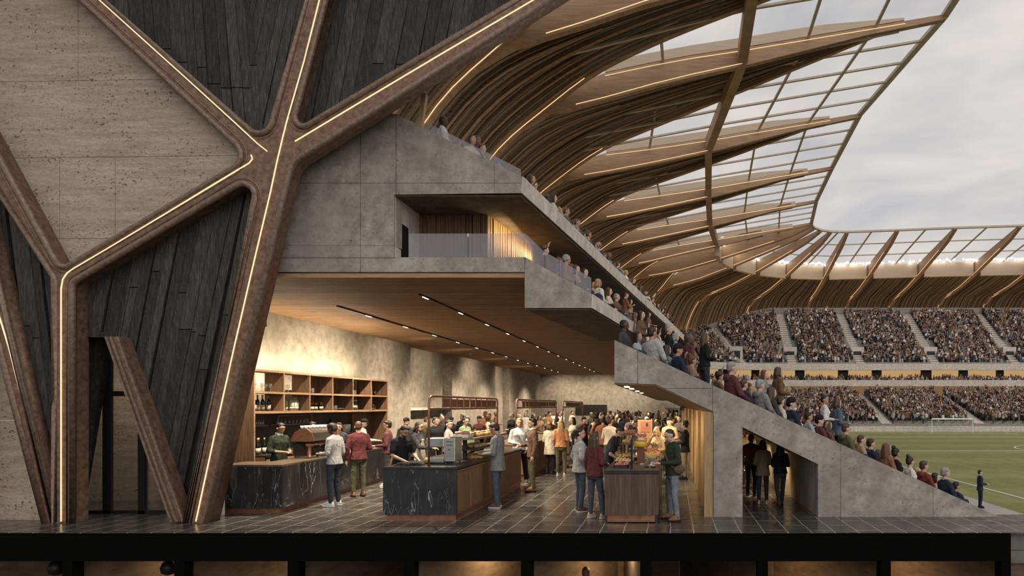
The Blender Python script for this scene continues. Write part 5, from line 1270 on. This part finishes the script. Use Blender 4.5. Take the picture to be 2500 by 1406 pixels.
# ---- bar counter
bar = empty('bar_counter', (-8.5, 16.5, 0), 'black marble bar counter with white veins and copper plinth', 'counter')
A, B_, C_, D_ = Vector((-9.45, 13.72, 0)), Vector((-8.16, 13.72, 0)), Vector((-8.66, 19.85, 0)), Vector((-9.3, 19.85, 0))
def slab(pts, z0, z1, nm, mat, par): return MB().prism([(p[0], p[1], z0) for p in pts], (0, 0, z1-z0)).build(nm, mat, par)
slab([A, B_, B_+Vector((0, .05, 0)), A+Vector((0, .05, 0))], .11, .985, 'end_panel', 'black_marble', bar)
slab([B_+Vector((0, .05, 0)), C_, C_+Vector((-.05, 0, 0)), B_+Vector((-.05, .05, 0))], .11, .985, 'front_panel', 'black_marble', bar)
slab([A+Vector((0, .05, 0)), B_+Vector((-.06, .05, 0)), C_+Vector((-.06, -.05, 0)), D_+Vector((.1, -.05, 0)), Vector((-8.95, 14.5, 0)), Vector((-9.45, 14.5, 0))], .11, .98, 'body', 'counter_wood', bar)
slab([A+Vector((-.0, -.01, 0)), B_+Vector((.01, -.01, 0)), C_+Vector((.01, 0, 0)), D_, Vector((-8.9, 14.55, 0)), Vector((-9.45, 14.55, 0))], .985, 1.02, 'countertop', 'warm_top', bar)
slab([A+Vector((.05, .05, 0)), B_+Vector((-.07, .05, 0)), C_+Vector((-.07, -.05, 0)), D_+Vector((.1, -.05, 0))], 0, .11, 'plinth', 'copper', bar)
# ---- espresso machine
ym = 15.35; em = empty('espresso_machine', (-8.62, ym, 1.02), 'large copper and chrome espresso machine on the marble bar', 'coffee machine'); L_ = 1.35
pr = [(-.30, 0), (-.30, .05), (-.20, .22), (-.08, .29), (.06, .29), (.18, .20), (.22, .05), (.22, 0)]
MB().prism([(-8.62+x, ym+.03, 1.42+z) for x, z in pr], (-.08, L_-.06, 0)).build('hood', 'chrome', em, bevel=.01)
for y in (0, L_-.03): MB().prism([(-8.62+x*1.04-.06*y/1.35, ym+y, 1.415+z*1.05) for x, z in pr], (0, .035, 0)).build('end_cheek', 'copper', em)
MB().bar((-8.5, ym-.05, 1.34), (-8.58, ym+L_+.05, 1.34), .09, .05).build('cross_bar', 'copper', em); MB().box(-8.82, -8.46, ym+.05, ym+L_-.05, 1.37, 1.42).build('under_tray', 'dark_metal', em)
for y in (.05, L_-.08): 
    MB().lathe([(.055, 1.02), (.055, 1.05), (.042, 1.06), (.042, 1.32), (.05, 1.34)], (-8.52, ym+y, 0), 14).build('column', 'copper', em, True)
MB().box(-8.9, -8.5, ym+.1, ym+L_-.1, 1.02, 1.08).build('drip_tray', 'chrome', em, bevel=.008); MB().box(-8.92, -8.75, ym+.1, ym+L_-.1, 1.08, 1.38).build('rear_body', 'backsplash', em)
for k in range(3): g_ = MB().lathe([(.04, 1.27), (.045, 1.30), (.045, 1.37)], (-8.6, ym+.3+k*.38, 0), 12).build('group_head', 'chrome', em, True); MB().bar((-8.58, ym+.3+k*.38, 1.28), (-8.40, ym+.3+k*.38, 1.26), .025).build('handle', 'black_top', g_)
PB['cup'] = MB().lathe([(.022, 0), (.036, .01), (.044, .07), (.040, .07), (.03, .015)], n=10).build('coffee_cup', 'cup_white', None, True)
for k in range(14): put('cup', (-8.72+.09*(k % 2), ym+.12+.17*(k//2), 1.708), '%s cup of the %s row warming on the espresso machine' % (NTH[k//2], 'front' if k % 2 else 'back'), 'cup', 'white cups on the espresso machine', s=1.1)
mj = MB().lathe([(.05, 0), (.055, .01), (.042, .12), (.046, .14)], (-8.45, 15.75, 1.02), 12).build('milk_jug', 'chrome', None, True); tag(mj, 'small steel milk jug on the bar below the espresso machine', 'jug')
gr = empty('coffee_grinder', (-9.98, 20.1, 1.05), 'dark coffee grinder on the back counter beside the maroon jacket man', 'grinder')
MB().box(-10.1, -9.86, 20, 20.24, 1.05, 1.45).build('grinder_body', 'dark_metal', gr, bevel=.02); MB().lathe([(.06, 1.45), (.11, 1.5), (.12, 1.68)], (-9.98, 20.12, 0), 12).build('hopper', 'clear', gr, True)
MB().box(-10.58, -10.55, 20.3, 20.9, 1.45, 1.85).build('order_screen', 'dark_metal'); o = bpy.data.objects['order_screen']; tag(o, 'dark order screen with red and white panel on the backsplash', 'screen')
MB().box(-10.548, -10.546, 20.35, 20.62, 1.5, 1.72).build('screen_panel', 'label_cream', o); MB().box(-10.546, -10.544, 20.38, 20.50, 1.52, 1.68).build('screen_patch', 'c_red', o)
# ---- islands with copper gantries
def island(y0, y1, x0, x1, zt, label, endm, n=0):
    e = empty('serving_island', ((x0+x1)/2, y0, 0), label, 'counter', None)
    MB().box(x0, x1, y0, y0+.06, .12, zt-.05).build('end_panel', endm, e)
    mb = MB(); y = y0+.07
    while y < y1-.02:
        w = min(R.uniform(.36, .5), y1-y); mb.box(x1-.045, x1-.008-R.uniform(0, .012), y+.014, y+w-.014, .16, zt-.1); y += w
    mb.build('side_boards', 'counter_wood', e)
    MB().box(x0, x1-.05, y0+.06, y1, .12, zt-.05).build('body', 'dark_ceiling', e)
    MB().box(x1-.02, x1+.006, y0+.06, y1, zt-.1, zt-.07).build('copper_trim', 'copper', e); MB().box(x1-.03, x1+.004, y0+.06, y1, .12, .16).build('copper_trim', 'copper', e)
    MB().box(x0-.01, x1+.012, y0-.012, y1+.01, zt-.05, zt).build('countertop', 'warm_top' if n else 'black_top', e, bevel=.006)
    MB().box(x0+.05, x1-.03, y0+.05, y1-.05, 0, .12).build('plinth', 'copper', e); return e
def gantry(y0, y1, x, zb, label, npan, n=0):
    e = empty('copper_gantry', (x, y0, zb), label, 'gantry', None); zt, zl = 2.45, 2.19; r = .024 if n == 0 else .03
    pts = [(x, y0, zb), (x, y0, zt-.14), (x, y0+.04, zt-.05), (x, y0+.14, zt), (x, y1-.14, zt), (x, y1-.04, zt-.05), (x, y1, zt-.14), (x, y1, zb)]
    MB().tube(pts, r, 8).build('tube_frame', 'copper', e, True); MB().bar((x, y0+.02, zl), (x, y1-.02, zl), .03, .045).build('lower_rail', 'copper', e)
    st = (y1-y0-.9)/npan
    for k in range(npan):
        ya = y0+.75+k*st; MB().box(x-.008, x+.008, ya+.05, ya+st-.03, zl+.03, zt-.05).build('hanging_panel', 'rust_panel', e); MB().bar((x+.01, ya, zl), (x+.01, ya, zt), .022).build('upright', 'shelf_edge', e)
    return e
ZI = 1.06
island(12.82, 18.4, -5.65, -4.21, ZI, 'black marble ended island with upright timber boards, nearest on the left', 'black_marble')
island(20.3, 27.6, -5.9, -4.5, ZI, 'second timber boarded island behind the marble one', 'counter_wood', 1); island(29, 36, -5.9, -4.5, ZI, 'third timber boarded island deep in the hall', 'counter_wood', 1)
gantry(13.06, 19.2 if 0 else 18.2, -4.84, ZI, 'copper tube gantry with dark red hanging panels over the marble island', 9); gantry(20.4, 27.4, -4.84, ZI, 'second copper gantry with red panels behind the nearest one', 12, 1); gantry(29.1, 35.6, -4.84, ZI, 'third and farthest copper gantry with red panels', 10, 1)
# steel slicer
sl_ = empty('steel_slicer', (-4.7, 13.5, ZI), 'c-shaped stainless steel machine on the marble island', 'machine')
MB().box(-4.66, -4.43, 13.4, 13.85, ZI+.05, 1.60).build('tower', 'steel', sl_, bevel=.012); MB().box(-5.04, -4.66, 13.42, 13.82, 1.40, 1.595).build('overhead_arm', 'steel', sl_, bevel=.02)
MB().box(-5.02, -4.68, 13.42, 13.82, ZI+.03, ZI+.10).build('tray', 'steel', sl_, bevel=.01); MB().box(-5.04, -4.66, 13.40, 13.84, ZI, ZI+.03).build('base', 'black_top', sl_)
for x in (-4.64, -4.46):
    for y in (13.44, 13.8): MB().lathe([(.02, ZI), (.016, ZI+.05)], (x, y, 0), 8).build('foot', 'black_top', sl_)
for z in (1.45, 1.52): MB().bar((-4.6, 13.39, z), (-4.48, 13.39, z), .012).build('vent_slot', 'black_top', sl_)
MB().lathe([(.012, 0), (.012, .05)], (-4.55, 13.37, 1.36), 8, 'y').build('knob', 'black_top', sl_)
# tiered food stand
fs_ = empty('food_stand', (-4.6, 14.3, ZI), 'two tier wooden pastry stand behind the steel machine', 'stand')
MB().box(-4.86, -4.34, 14.45, 17.3, 1.50, 1.545).build('upper_board', 'shelf_edge', fs_); MB().box(-4.82, -4.38, 14.5, 16.6, 1.26, 1.29).build('middle_board', 'black_top', fs_)
for y in (14.6, 15.9, 17.15):
    MB().box(-4.66, -4.58, y, y+.08, ZI, 1.5).build('post', 'dark_ceiling', fs_)
MB().box(-4.84, -4.5, 14.47, 14.9, 1.545, 1.62).build('tray', 'cup_white', fs_, bevel=.01)
def buns(n, spot, mat, nm, label, cat, group, s=(.055, .04, .034)):
    base = MB().ball((0, 0, 0), *s, 10, 7).build(nm, mat, None, True); first = True
    for i in range(n):
        x, y, z = spot(i); o = base if first else base.copy()
        if not first: COL.objects.link(o)
        first = False; o.location = (x, y, z+s[2]*.8); o.rotation_euler = (R.uniform(-.3, .3), R.uniform(-.3, .3), R.uniform(0, 3)); k = R.uniform(.85, 1.2); o.scale = (k, k, k); tag(o, label, cat, group)
buns(26, lambda i: (-4.78+.11*(i % 4)+R.uniform(-.01, .01), 14.98+.21*(i//4)*1.0+.03*(i % 2), 1.545), 'bread', 'pastry', 'brown pastry on the upper board of the pastry stand', 'pastry', 'brown pastries on the upper board', (.06, .08, .05))
buns(16, lambda i: (-4.78+.12*(i % 3), 16.55+.13*(i//3), 1.545), 'bread_pale', 'pastry', 'pale pastry at the far end of the upper board', 'pastry', 'pale pastries on the upper board', (.055, .06, .05))
buns(8, lambda i: (-4.76+.1*(i % 3), 14.52+.13*(i//3), 1.62), 'pastry_pink', 'pastry', 'pinkish pastry in the white tray on the stand', 'pastry', 'pinkish pastries in the white tray', (.05, .05, .035))
buns(14, lambda i: (-4.76+.13*(i % 3), 15.1+.22*(i//3), 1.29), 'bread_pale', 'bread_roll', 'pale bread roll on the middle board of the pastry stand', 'bread', 'pale rolls on the middle board', (.06, .08, .05))
buns(24, lambda i: (-4.62+.11*(i % 4), 14.75+.17*(i//4), ZI+.0), 'bread', 'bread_roll', 'golden bread roll on the marble island below the pastry stand', 'bread', 'golden rolls on the marble island', (.06, .085, .055))
buns(10, lambda i: (-4.57+.11*(i % 3), 14.82+.17*(i//3), ZI+.07), 'bread', 'bread_roll', 'golden bread roll on top of the island bread pile', 'bread', 'golden rolls on top of the pile', (.055, .075, .05))
tr = MB().box(-5.5, -5.0, 12.95, 13.3, ZI, ZI+.02).build('slate_tray', 'black_top', None, bevel=.005); tag(tr, 'dark slate tray on the near corner of the marble island', 'tray')
buns(11, lambda i: (-5.42+.08*(i % 6), 13.02+.12*(i//6), ZI+.02), 'c_charcoal', 'napkin_roll', 'grey napkin roll on the dark slate tray', 'napkin', 'napkin rolls on the slate tray', (.035, .07, .028))
buns(1, lambda i: (-5.06, 13.6, ZI), 'bread', 'bread_loaf', 'round brown loaf beside the copper gantry post', 'bread', None, (.09, .09, .07))
for o in COL.objects:
    if o.name.startswith('bread_loaf') and 'group' in o: del o['group']
# right hand wooden island
RI = empty('wooden_island', (-.77, 12.56, 0), 'dark grained wooden island with black top, front right of the food hall', 'counter')
mb = MB()
for k in range(8): a = -1.287+k*.1296; mb.box(a+.0015, a+.128, 12.56, 12.6, .16, .95)
mb.build('front_panel', 'island_wood', RI)
MB().box(-1.287, -.25, 12.6, 16.9, .16, .95).build('body', 'island_wood', RI); MB().box(-1.30, -.235, 12.545, 16.92, .95, 1.02).build('countertop', 'black_top', RI, bevel=.006); MB().box(-1.29, -.245, 12.56, 16.91, 1.0201, 1.024).build('top_veneer', 'warm_top', RI)
MB().box(-1.24, -.32, 12.62, 16.8, .02, .16).build('plinth', 'copper', RI)
for x in (-1.26, -.29): MB().box(x-.02, x+.02, 12.58, 12.66, 0, .16).build('foot', 'black_top', RI)
zt = 1.024
def tray(y0, y1, x0, x1, label, h=.07):
    o = MB().box(x0, x1, y0, y1, zt, zt+.012).build('food_tray', 'black_top'); 
    m = MB(); m.box(x0, x1, y0, y0+.012, zt+.012, zt+h); m.box(x0, x1, y1-.012, y1, zt+.012, zt+h); m.box(x0, x0+.012, y0, y1, zt+.012, zt+h); m.box(x1-.012, x1, y0, y1, zt+.012, zt+h); m.build('rim', 'black_top', o); return tag(o, label, 'tray')
tray(12.85, 13.45, -1.14, -.86, 'black food tray nearest the front edge of the wooden island'); tray(13.7, 14.5, -1.2, -.82, 'black food tray behind the first one on the wooden island'); tray(14.7, 15.6, -1.2, -.8, 'third black food tray on the wooden island')
buns(54, lambda i: (-1.115+.046*(i % 6), 12.9+.06*(i//6), zt+.02+.02*((i*7) % 3)), 'pastry_pink', 'pink_canape', 'pink canape in the front food tray', 'canape', 'pink canapes in the front tray', (.024, .028, .035))
buns(40, lambda i: (-1.17+.075*(i % 5), 13.76+.092*(i//5), zt+.02+.015*(i % 2)), 'bread_pale', 'pale_canape', 'pale canape in the second food tray', 'canape', 'pale canapes in the second tray', (.034, .04, .036))
buns(36, lambda i: (-1.16+.08*(i % 5), 14.76+.11*(i//5), zt+.03+.02*(i % 3)), 'bread', 'toast', 'toasted bread in the third food tray', 'bread', 'toasts in the third tray', (.04, .05, .035))
jd = empty('juice_dispenser', (-.66, 13.95, zt), 'yellow juice dispenser on a rust brown stand', 'dispenser')
MB().box(-.735, -.585, 13.88, 14.02, zt+.02, 1.375).build('stand', 'rust_brown', jd, bevel=.01); MB().lathe([(.10, 1.375), (.135, 1.39), (.135, 1.50), (.12, 1.51)], (-.66, 13.95, 0), 16).build('juice', 'juice', jd, True); MB().lathe([(.138, 1.50), (.14, 1.56), (.10, 1.6)], (-.66, 13.95, 0), 16).build('lid', 'clear', jd, True)
MB().lathe([(.11, zt), (.11, zt+.02)], (-.66, 13.95, 0), 16).build('foot_plate', 'chrome', jd); MB().lathe([(.015, 0), (.02, .05)], (-.66, 13.80, 1.40), 8, 'y').build('tap', 'chrome', jd)
buns(9, lambda i: (-.74+.08*(i % 3), 13.88+.07*(i//3), 1.60), 'pastry_pink', 'pink_fruit', 'pink fruit piled on the juice dispenser lid', 'fruit', 'pink fruit on the dispenser', (.04, .04, .036))
gs = empty('sneeze_guard', (-.78, 12.9, zt), 'slim glass food screen with dark post on the wooden island', 'glass screen'); MB().box(-.80, -.76, 12.74, 12.80, zt, 1.60).build('post', 'dark_metal', gs); MB().box(-.786, -.776, 12.8, 15.4, zt+.25, 1.6).build('glass_pane', 'clear', gs)
def bowl(x, y, r, h, z, mat, label, cat='bowl'):
    return tag(MB().lathe([(r*.4, 0), (r*.5, .005), (r, h), (r*.94, h), (r*.45, .02)], (x, y, z), 16).build('bowl', mat, None, True), label, cat)
bowl(-.43, 14.35, .15, .1, zt, 'cup_white', 'white salad bowl behind the juice dispenser')
buns(16, lambda i: (-.51+.055*(i % 4), 14.26+.06*(i//4), zt+.08), 'leaf', 'salad_leaf', 'green salad leaf in the white bowl', 'salad', 'salad leaves in the white bowl', (.05, .04, .03))
bowl(-.42, 13.6, .14, .12, zt+.1, 'bread_pale', 'footed pale bowl at the right edge of the wooden island'); tag(MB().lathe([(.08, 0), (.02, .02), (.02, .1)], (-.42, 13.6, zt), 12).build('cake_stand', 'cup_white', None, True), 'white stand under the footed pale bowl', 'stand')
buns(8, lambda i: (-.50+.05*(i % 4), 13.56+.06*(i//4), zt+.2), 'juice', 'yellow_fruit', 'yellow fruit in the footed bowl', 'fruit', 'yellow fruit in the footed bowl', (.035, .035, .03))
for k in range(3):
    tag(MB().lathe([(.05, 0), (.075, .16), (.07, .16), (.045, .01)], (-.62+.14*k, 15.25+.1*k, zt), 12).build('paper_cup', 'pastry_pink', None, True), '%s pink paper cup on the island behind the dispenser' % ('left', 'middle', 'right')[k], 'cup', 'pink paper cups')
for k in range(2): tag(MB().ball((-.5+.13*k, 13.05, zt+.018), .05, .03, .018, 10, 6).build('spoon_rest', 'black_top', None, True), '%s small black spoon rest near the front of the wooden island' % ('left', 'right')[k], 'spoon rest', 'spoon rests')
rc = empty('rear_counter', (-.78, 18.5, 0), 'short timber counter carrying the till behind the wooden island', 'counter'); MB().box(-1.2, -.35, 18.5, 20.4, 0, .98).build('body', 'island_wood', rc); MB().box(-1.22, -.33, 18.48, 20.42, .98, zt).build('countertop', 'black_top', rc)
tl = empty('till', (-.75, 18.9, zt), 'tan wooden till unit standing on the short rear counter', 'till'); MB().box(-.98, -.55, 18.8, 19.1, zt, 1.85).build('till_body', 'tan', tl, bevel=.015); MB().box(-.9, -.62, 18.79, 18.8, 1.5, 1.8).build('till_panel', 'rust_brown', tl); MB().box(-.74, -.68, 18.785, 18.79, 1.66, 1.76).build('till_slot', 'black_top', tl)
rk = empty('tiered_food_rack', (-.98, 16, zt), 'two level wooden food rack at the back of the wooden island', 'rack')
for z in (.3, .52): MB().box(-1.22, -.86, 15.7, 16.75, zt+z, zt+z+.03).build('rack_board', 'shelf_edge', rk)
for x in (-1.2, -.88):
    for y in (15.72, 16.73): MB().box(x-.015, x+.015, y-.015, y+.015, zt, zt+.54).build('rack_post', 'dark_metal', rk)
buns(30, lambda i: (-1.17+.065*(i % 5), 15.78+.16*(i//5), zt+.55), 'pastry_pink', 'pink_cake', 'small pink cake on top of the two level rack', 'cake', 'pink cakes on the top rack board', (.032, .04, .045))
buns(30, lambda i: (-1.17+.065*(i % 5), 15.78+.16*(i//5), zt+.33), 'bread_pale', 'pale_cake', 'small pale cake on the lower board of the two level rack', 'cake', 'pale cakes on the lower rack board', (.032, .04, .035))
for k in range(2):
    bk = MB().lathe([(.12, 0), (.17, .12), (.16, .12), (.11, .015)], (-.48, 15.9+.55*k, zt), 14).build('bread_basket', 'tan', None, True); tag(bk, '%s round basket on the right side of the wooden island' % ('nearer', 'farther')[k], 'basket', 'round baskets')
    buns(9, lambda i: (-.56+.08*(i % 3), 15.82+.55*k+.08*(i//3), zt+.09), 'bread' if k else 'pastry_pink', 'bread_roll' if k else 'red_apple', ('brown roll in the farther basket' if k else 'red fruit in the nearer basket')+' on the wooden island', 'bread' if k else 'fruit', 'rolls in the farther basket' if k else 'fruit in the nearer basket', (.05, .05, .045))
gd = empty('gold_ornament', (-.72, 14.9, zt), 'silver domed serving cover on the wooden island', 'serving cover'); MB().lathe([(.15, 0), (.15, .03), (.14, .12), (.08, .2), (.02, .23)], (-.72, 14.9, zt), 18).build('cover', 'chrome', gd, True); MB().ball((-.72, 14.9, zt+.25), .025).build('knob', 'chrome', gd, True)
gd.name = 'serving_cover'
# plants and boxes on the second island
def plant(x, y, z, label):
    e = empty('potted_plant', (x, y, z), label, 'plant'); MB().lathe([(.08, 0), (.11, .16), (.1, .16)], (x, y, z), 12).build('pot', 'cup_white', e, True); m = MB()
    for k in range(40):
        a = R.uniform(0, 6.28); t = R.uniform(.15, .8); d = Vector((math.cos(a)*math.cos(t), math.sin(a)*math.cos(t), math.sin(t))); p = Vector((x, y, z+.15)); q = p+d*R.uniform(.2, .36); s = d.cross(Vector((0, 0, 1))).normalized()*.035; mid = p.lerp(q, .6)+Vector((0, 0, .03))
        m.add([p, mid-s, q, mid+s], [(0, 1, 2, 3)])
    m.build('leaves', 'leaf', e); return e
plant(-4.75, 20.9, ZI, 'leafy green plant on the near end of the second island'); plant(-5.2, 23.5, ZI, 'leafy green plant further back on the second island')
bowl(-4.72, 21.5, .14, .1, ZI, 'cup_white', 'white bowl beside the plant on the second island')
buns(10, lambda i: (-4.9+.1*(i % 4), 22.1+.2*(i//4), ZI), 'bread', 'bread_roll', 'brown roll on the second island', 'bread', 'brown rolls on the second island', (.07, .08, .06))
# ---- ceiling track lights
for x, nm in ((-8.68, 'left'), (-5.85, 'right')):
    e = empty('light_track', (x, 14.2, ZC-.1), '%s black light track with bright lamps along the slatted ceiling' % nm, 'track light')
    MB().box(x-.018, x+.018, 15.2 if nm == 'right' else 17, 55, ZC-.15, ZC-.108).build('rail', 'dark_metal', e)
    y = 15.4 if nm == 'right' else 18.6
    while y < 50: MB().box(x-.015, x+.015, y, y+.34, ZC-.163, ZC-.149).build('lamp', 'track_light', e); y += 2.6
for k, y in enumerate((14.1, 15.8, 18.4, 21.0)):
    x = -.98; tag(MB().box(x-.05, x+.05, y, y+.5, PZ(936, YS)-.05, PZ(936, YS)-.035).build('soffit_lamp', 'track_light'), '%s flat lamp strip set in the timber walkway soffit' % ('nearest', 'second', 'third', 'farthest')[k], 'lamp', 'walkway soffit lamps')
for i, px in enumerate((138, 412)):
    p = P(px, 1385, 12.6); e = empty('pendant_lamp', p, '%s dark bowl pendant lamp below the floor slab' % ('leftmost', 'second')[i], 'lamp', 'basement pendant lamps'); MB().lathe([(.04, .14), (.10, .10), (.14, 0), (.12, -.1), (.05, -.14)], p, 14).build('lamp_shade', 'dark_metal', e, True); MB().bar((p.x, p.y, p.z+.1), (p.x, p.y, -.5), .015).build('cord', 'black_top', e)
# ================================================================== LIGHTS OF THE PLACE AND ADDED LAMPS
def spot(x, y, z, tx, ty, tz, e, ang=100, r=.035, c=(1, .84, .63)):
    l = bpy.data.lights.new('interior_spot', 'SPOT'); l.energy = e; l.spot_size = math.radians(ang); l.spot_blend = .9; l.shadow_soft_size = r; l.color = c
    o = bpy.data.objects.new('interior_spot', l); COL.objects.link(o); o.location = (x, y, z)
    o.rotation_euler = (Vector((tx, ty, tz))-Vector((x, y, z))).to_track_quat('-Z', 'Y').to_euler(); return o
def area(x, y, z, sx, sy, e, rot=(0, 0, 0), c=(1, .78, .5)):
    l = bpy.data.lights.new('area_light', 'AREA'); l.shape = 'RECTANGLE'; l.size = sx; l.size_y = sy; l.energy = e; l.color = c
    o = bpy.data.objects.new('area_light', l); COL.objects.link(o); o.location = (x, y, z); o.rotation_euler = rot; return o
for k, y in enumerate((15, 18, 21, 25, 29, 34, 39, 44, 50)):
    spot(-8.7, y, ZC-.25, -9.6, y, 0, 1500, 120); spot(-5.8, y, ZC-.25, -5.2, y+.5, 0, 1700, 130)
    if y > 16: spot(-1.0, y, 2.62, -.6, y, 0, 420, 140)
area(-10.72, 17.1, 2.9, .5, 2.2, 22, (0, math.radians(90), 0), (1, .85, .6))  # added area lamp, brightens the wall seen through the open cubbies
area(-10.72, 19.6, 3.17, .1, 7.2, 200, (math.pi, 0, 0), (1, .85, .6))
for y, e in ((16.6, 130), (19.5, 110), (23, 130), (27, 130)): spot(2.6, y, 1.15, 2.2, y+.6, .2, e, 165, .1, (1, .72, .40))
for y in (14.3, 17, 20.5, 25, 31): spot(.0, y, 1.98, .8, y+1.2, .7, 95, 150, .05, (1, .76, .44))  # spots added close to the fins to brighten them
area(PX(1215, YB)+.25, 16.2, PZ(560, YB), .1, 2.5, 40, (0, math.radians(90), 0), (1, .68, .34))
spot(PX(1000, 14), 14.0, PZ(480, 14), PX(970, 14), 13.9, PZ(560, 14), 45, 120, .05, (1, .75, .45))
for x in (-9.5, -6.5, -3.5, -1, 1.5, 4): area(x, 13.8, -.55, .3, .3, 60, (0, 0, 0), (1, .7, .4))  # unseen lamps added to brighten the rooms under the slab
spot(-12, 14.3, 3.9, -12.2, 15.5, 1.4, 260, 130, .1, (1, .9, .78))  # added lamp brightening the lobby stone behind the glass

for x in (-9, -6, -3): spot(x, 53.2, ZC-.3, x, 56, 1.6, 480, 120)  # washers added to brighten the far wall
sun = bpy.data.lights.new('front_fill_sun', 'SUN'); sun.energy = 1.25; sun.angle = math.radians(70); sun.color = (1, .965, .92)  # soft fill added from behind the viewpoint to brighten the fronts
so_ = bpy.data.objects.new('front_fill_sun', sun); COL.objects.link(so_); so_.rotation_euler = Vector((-.42, .75, -.5)).to_track_quat('-Z', 'Y').to_euler(); so_.location = (20, -30, 40)

for y in (20.5, 25, 30, 36, 43): spot(-8.6, y, ZC-.25, -11.2, y+.5, 2.3, 380, 120)  # extra spots added to lift the left wall beyond the shelf
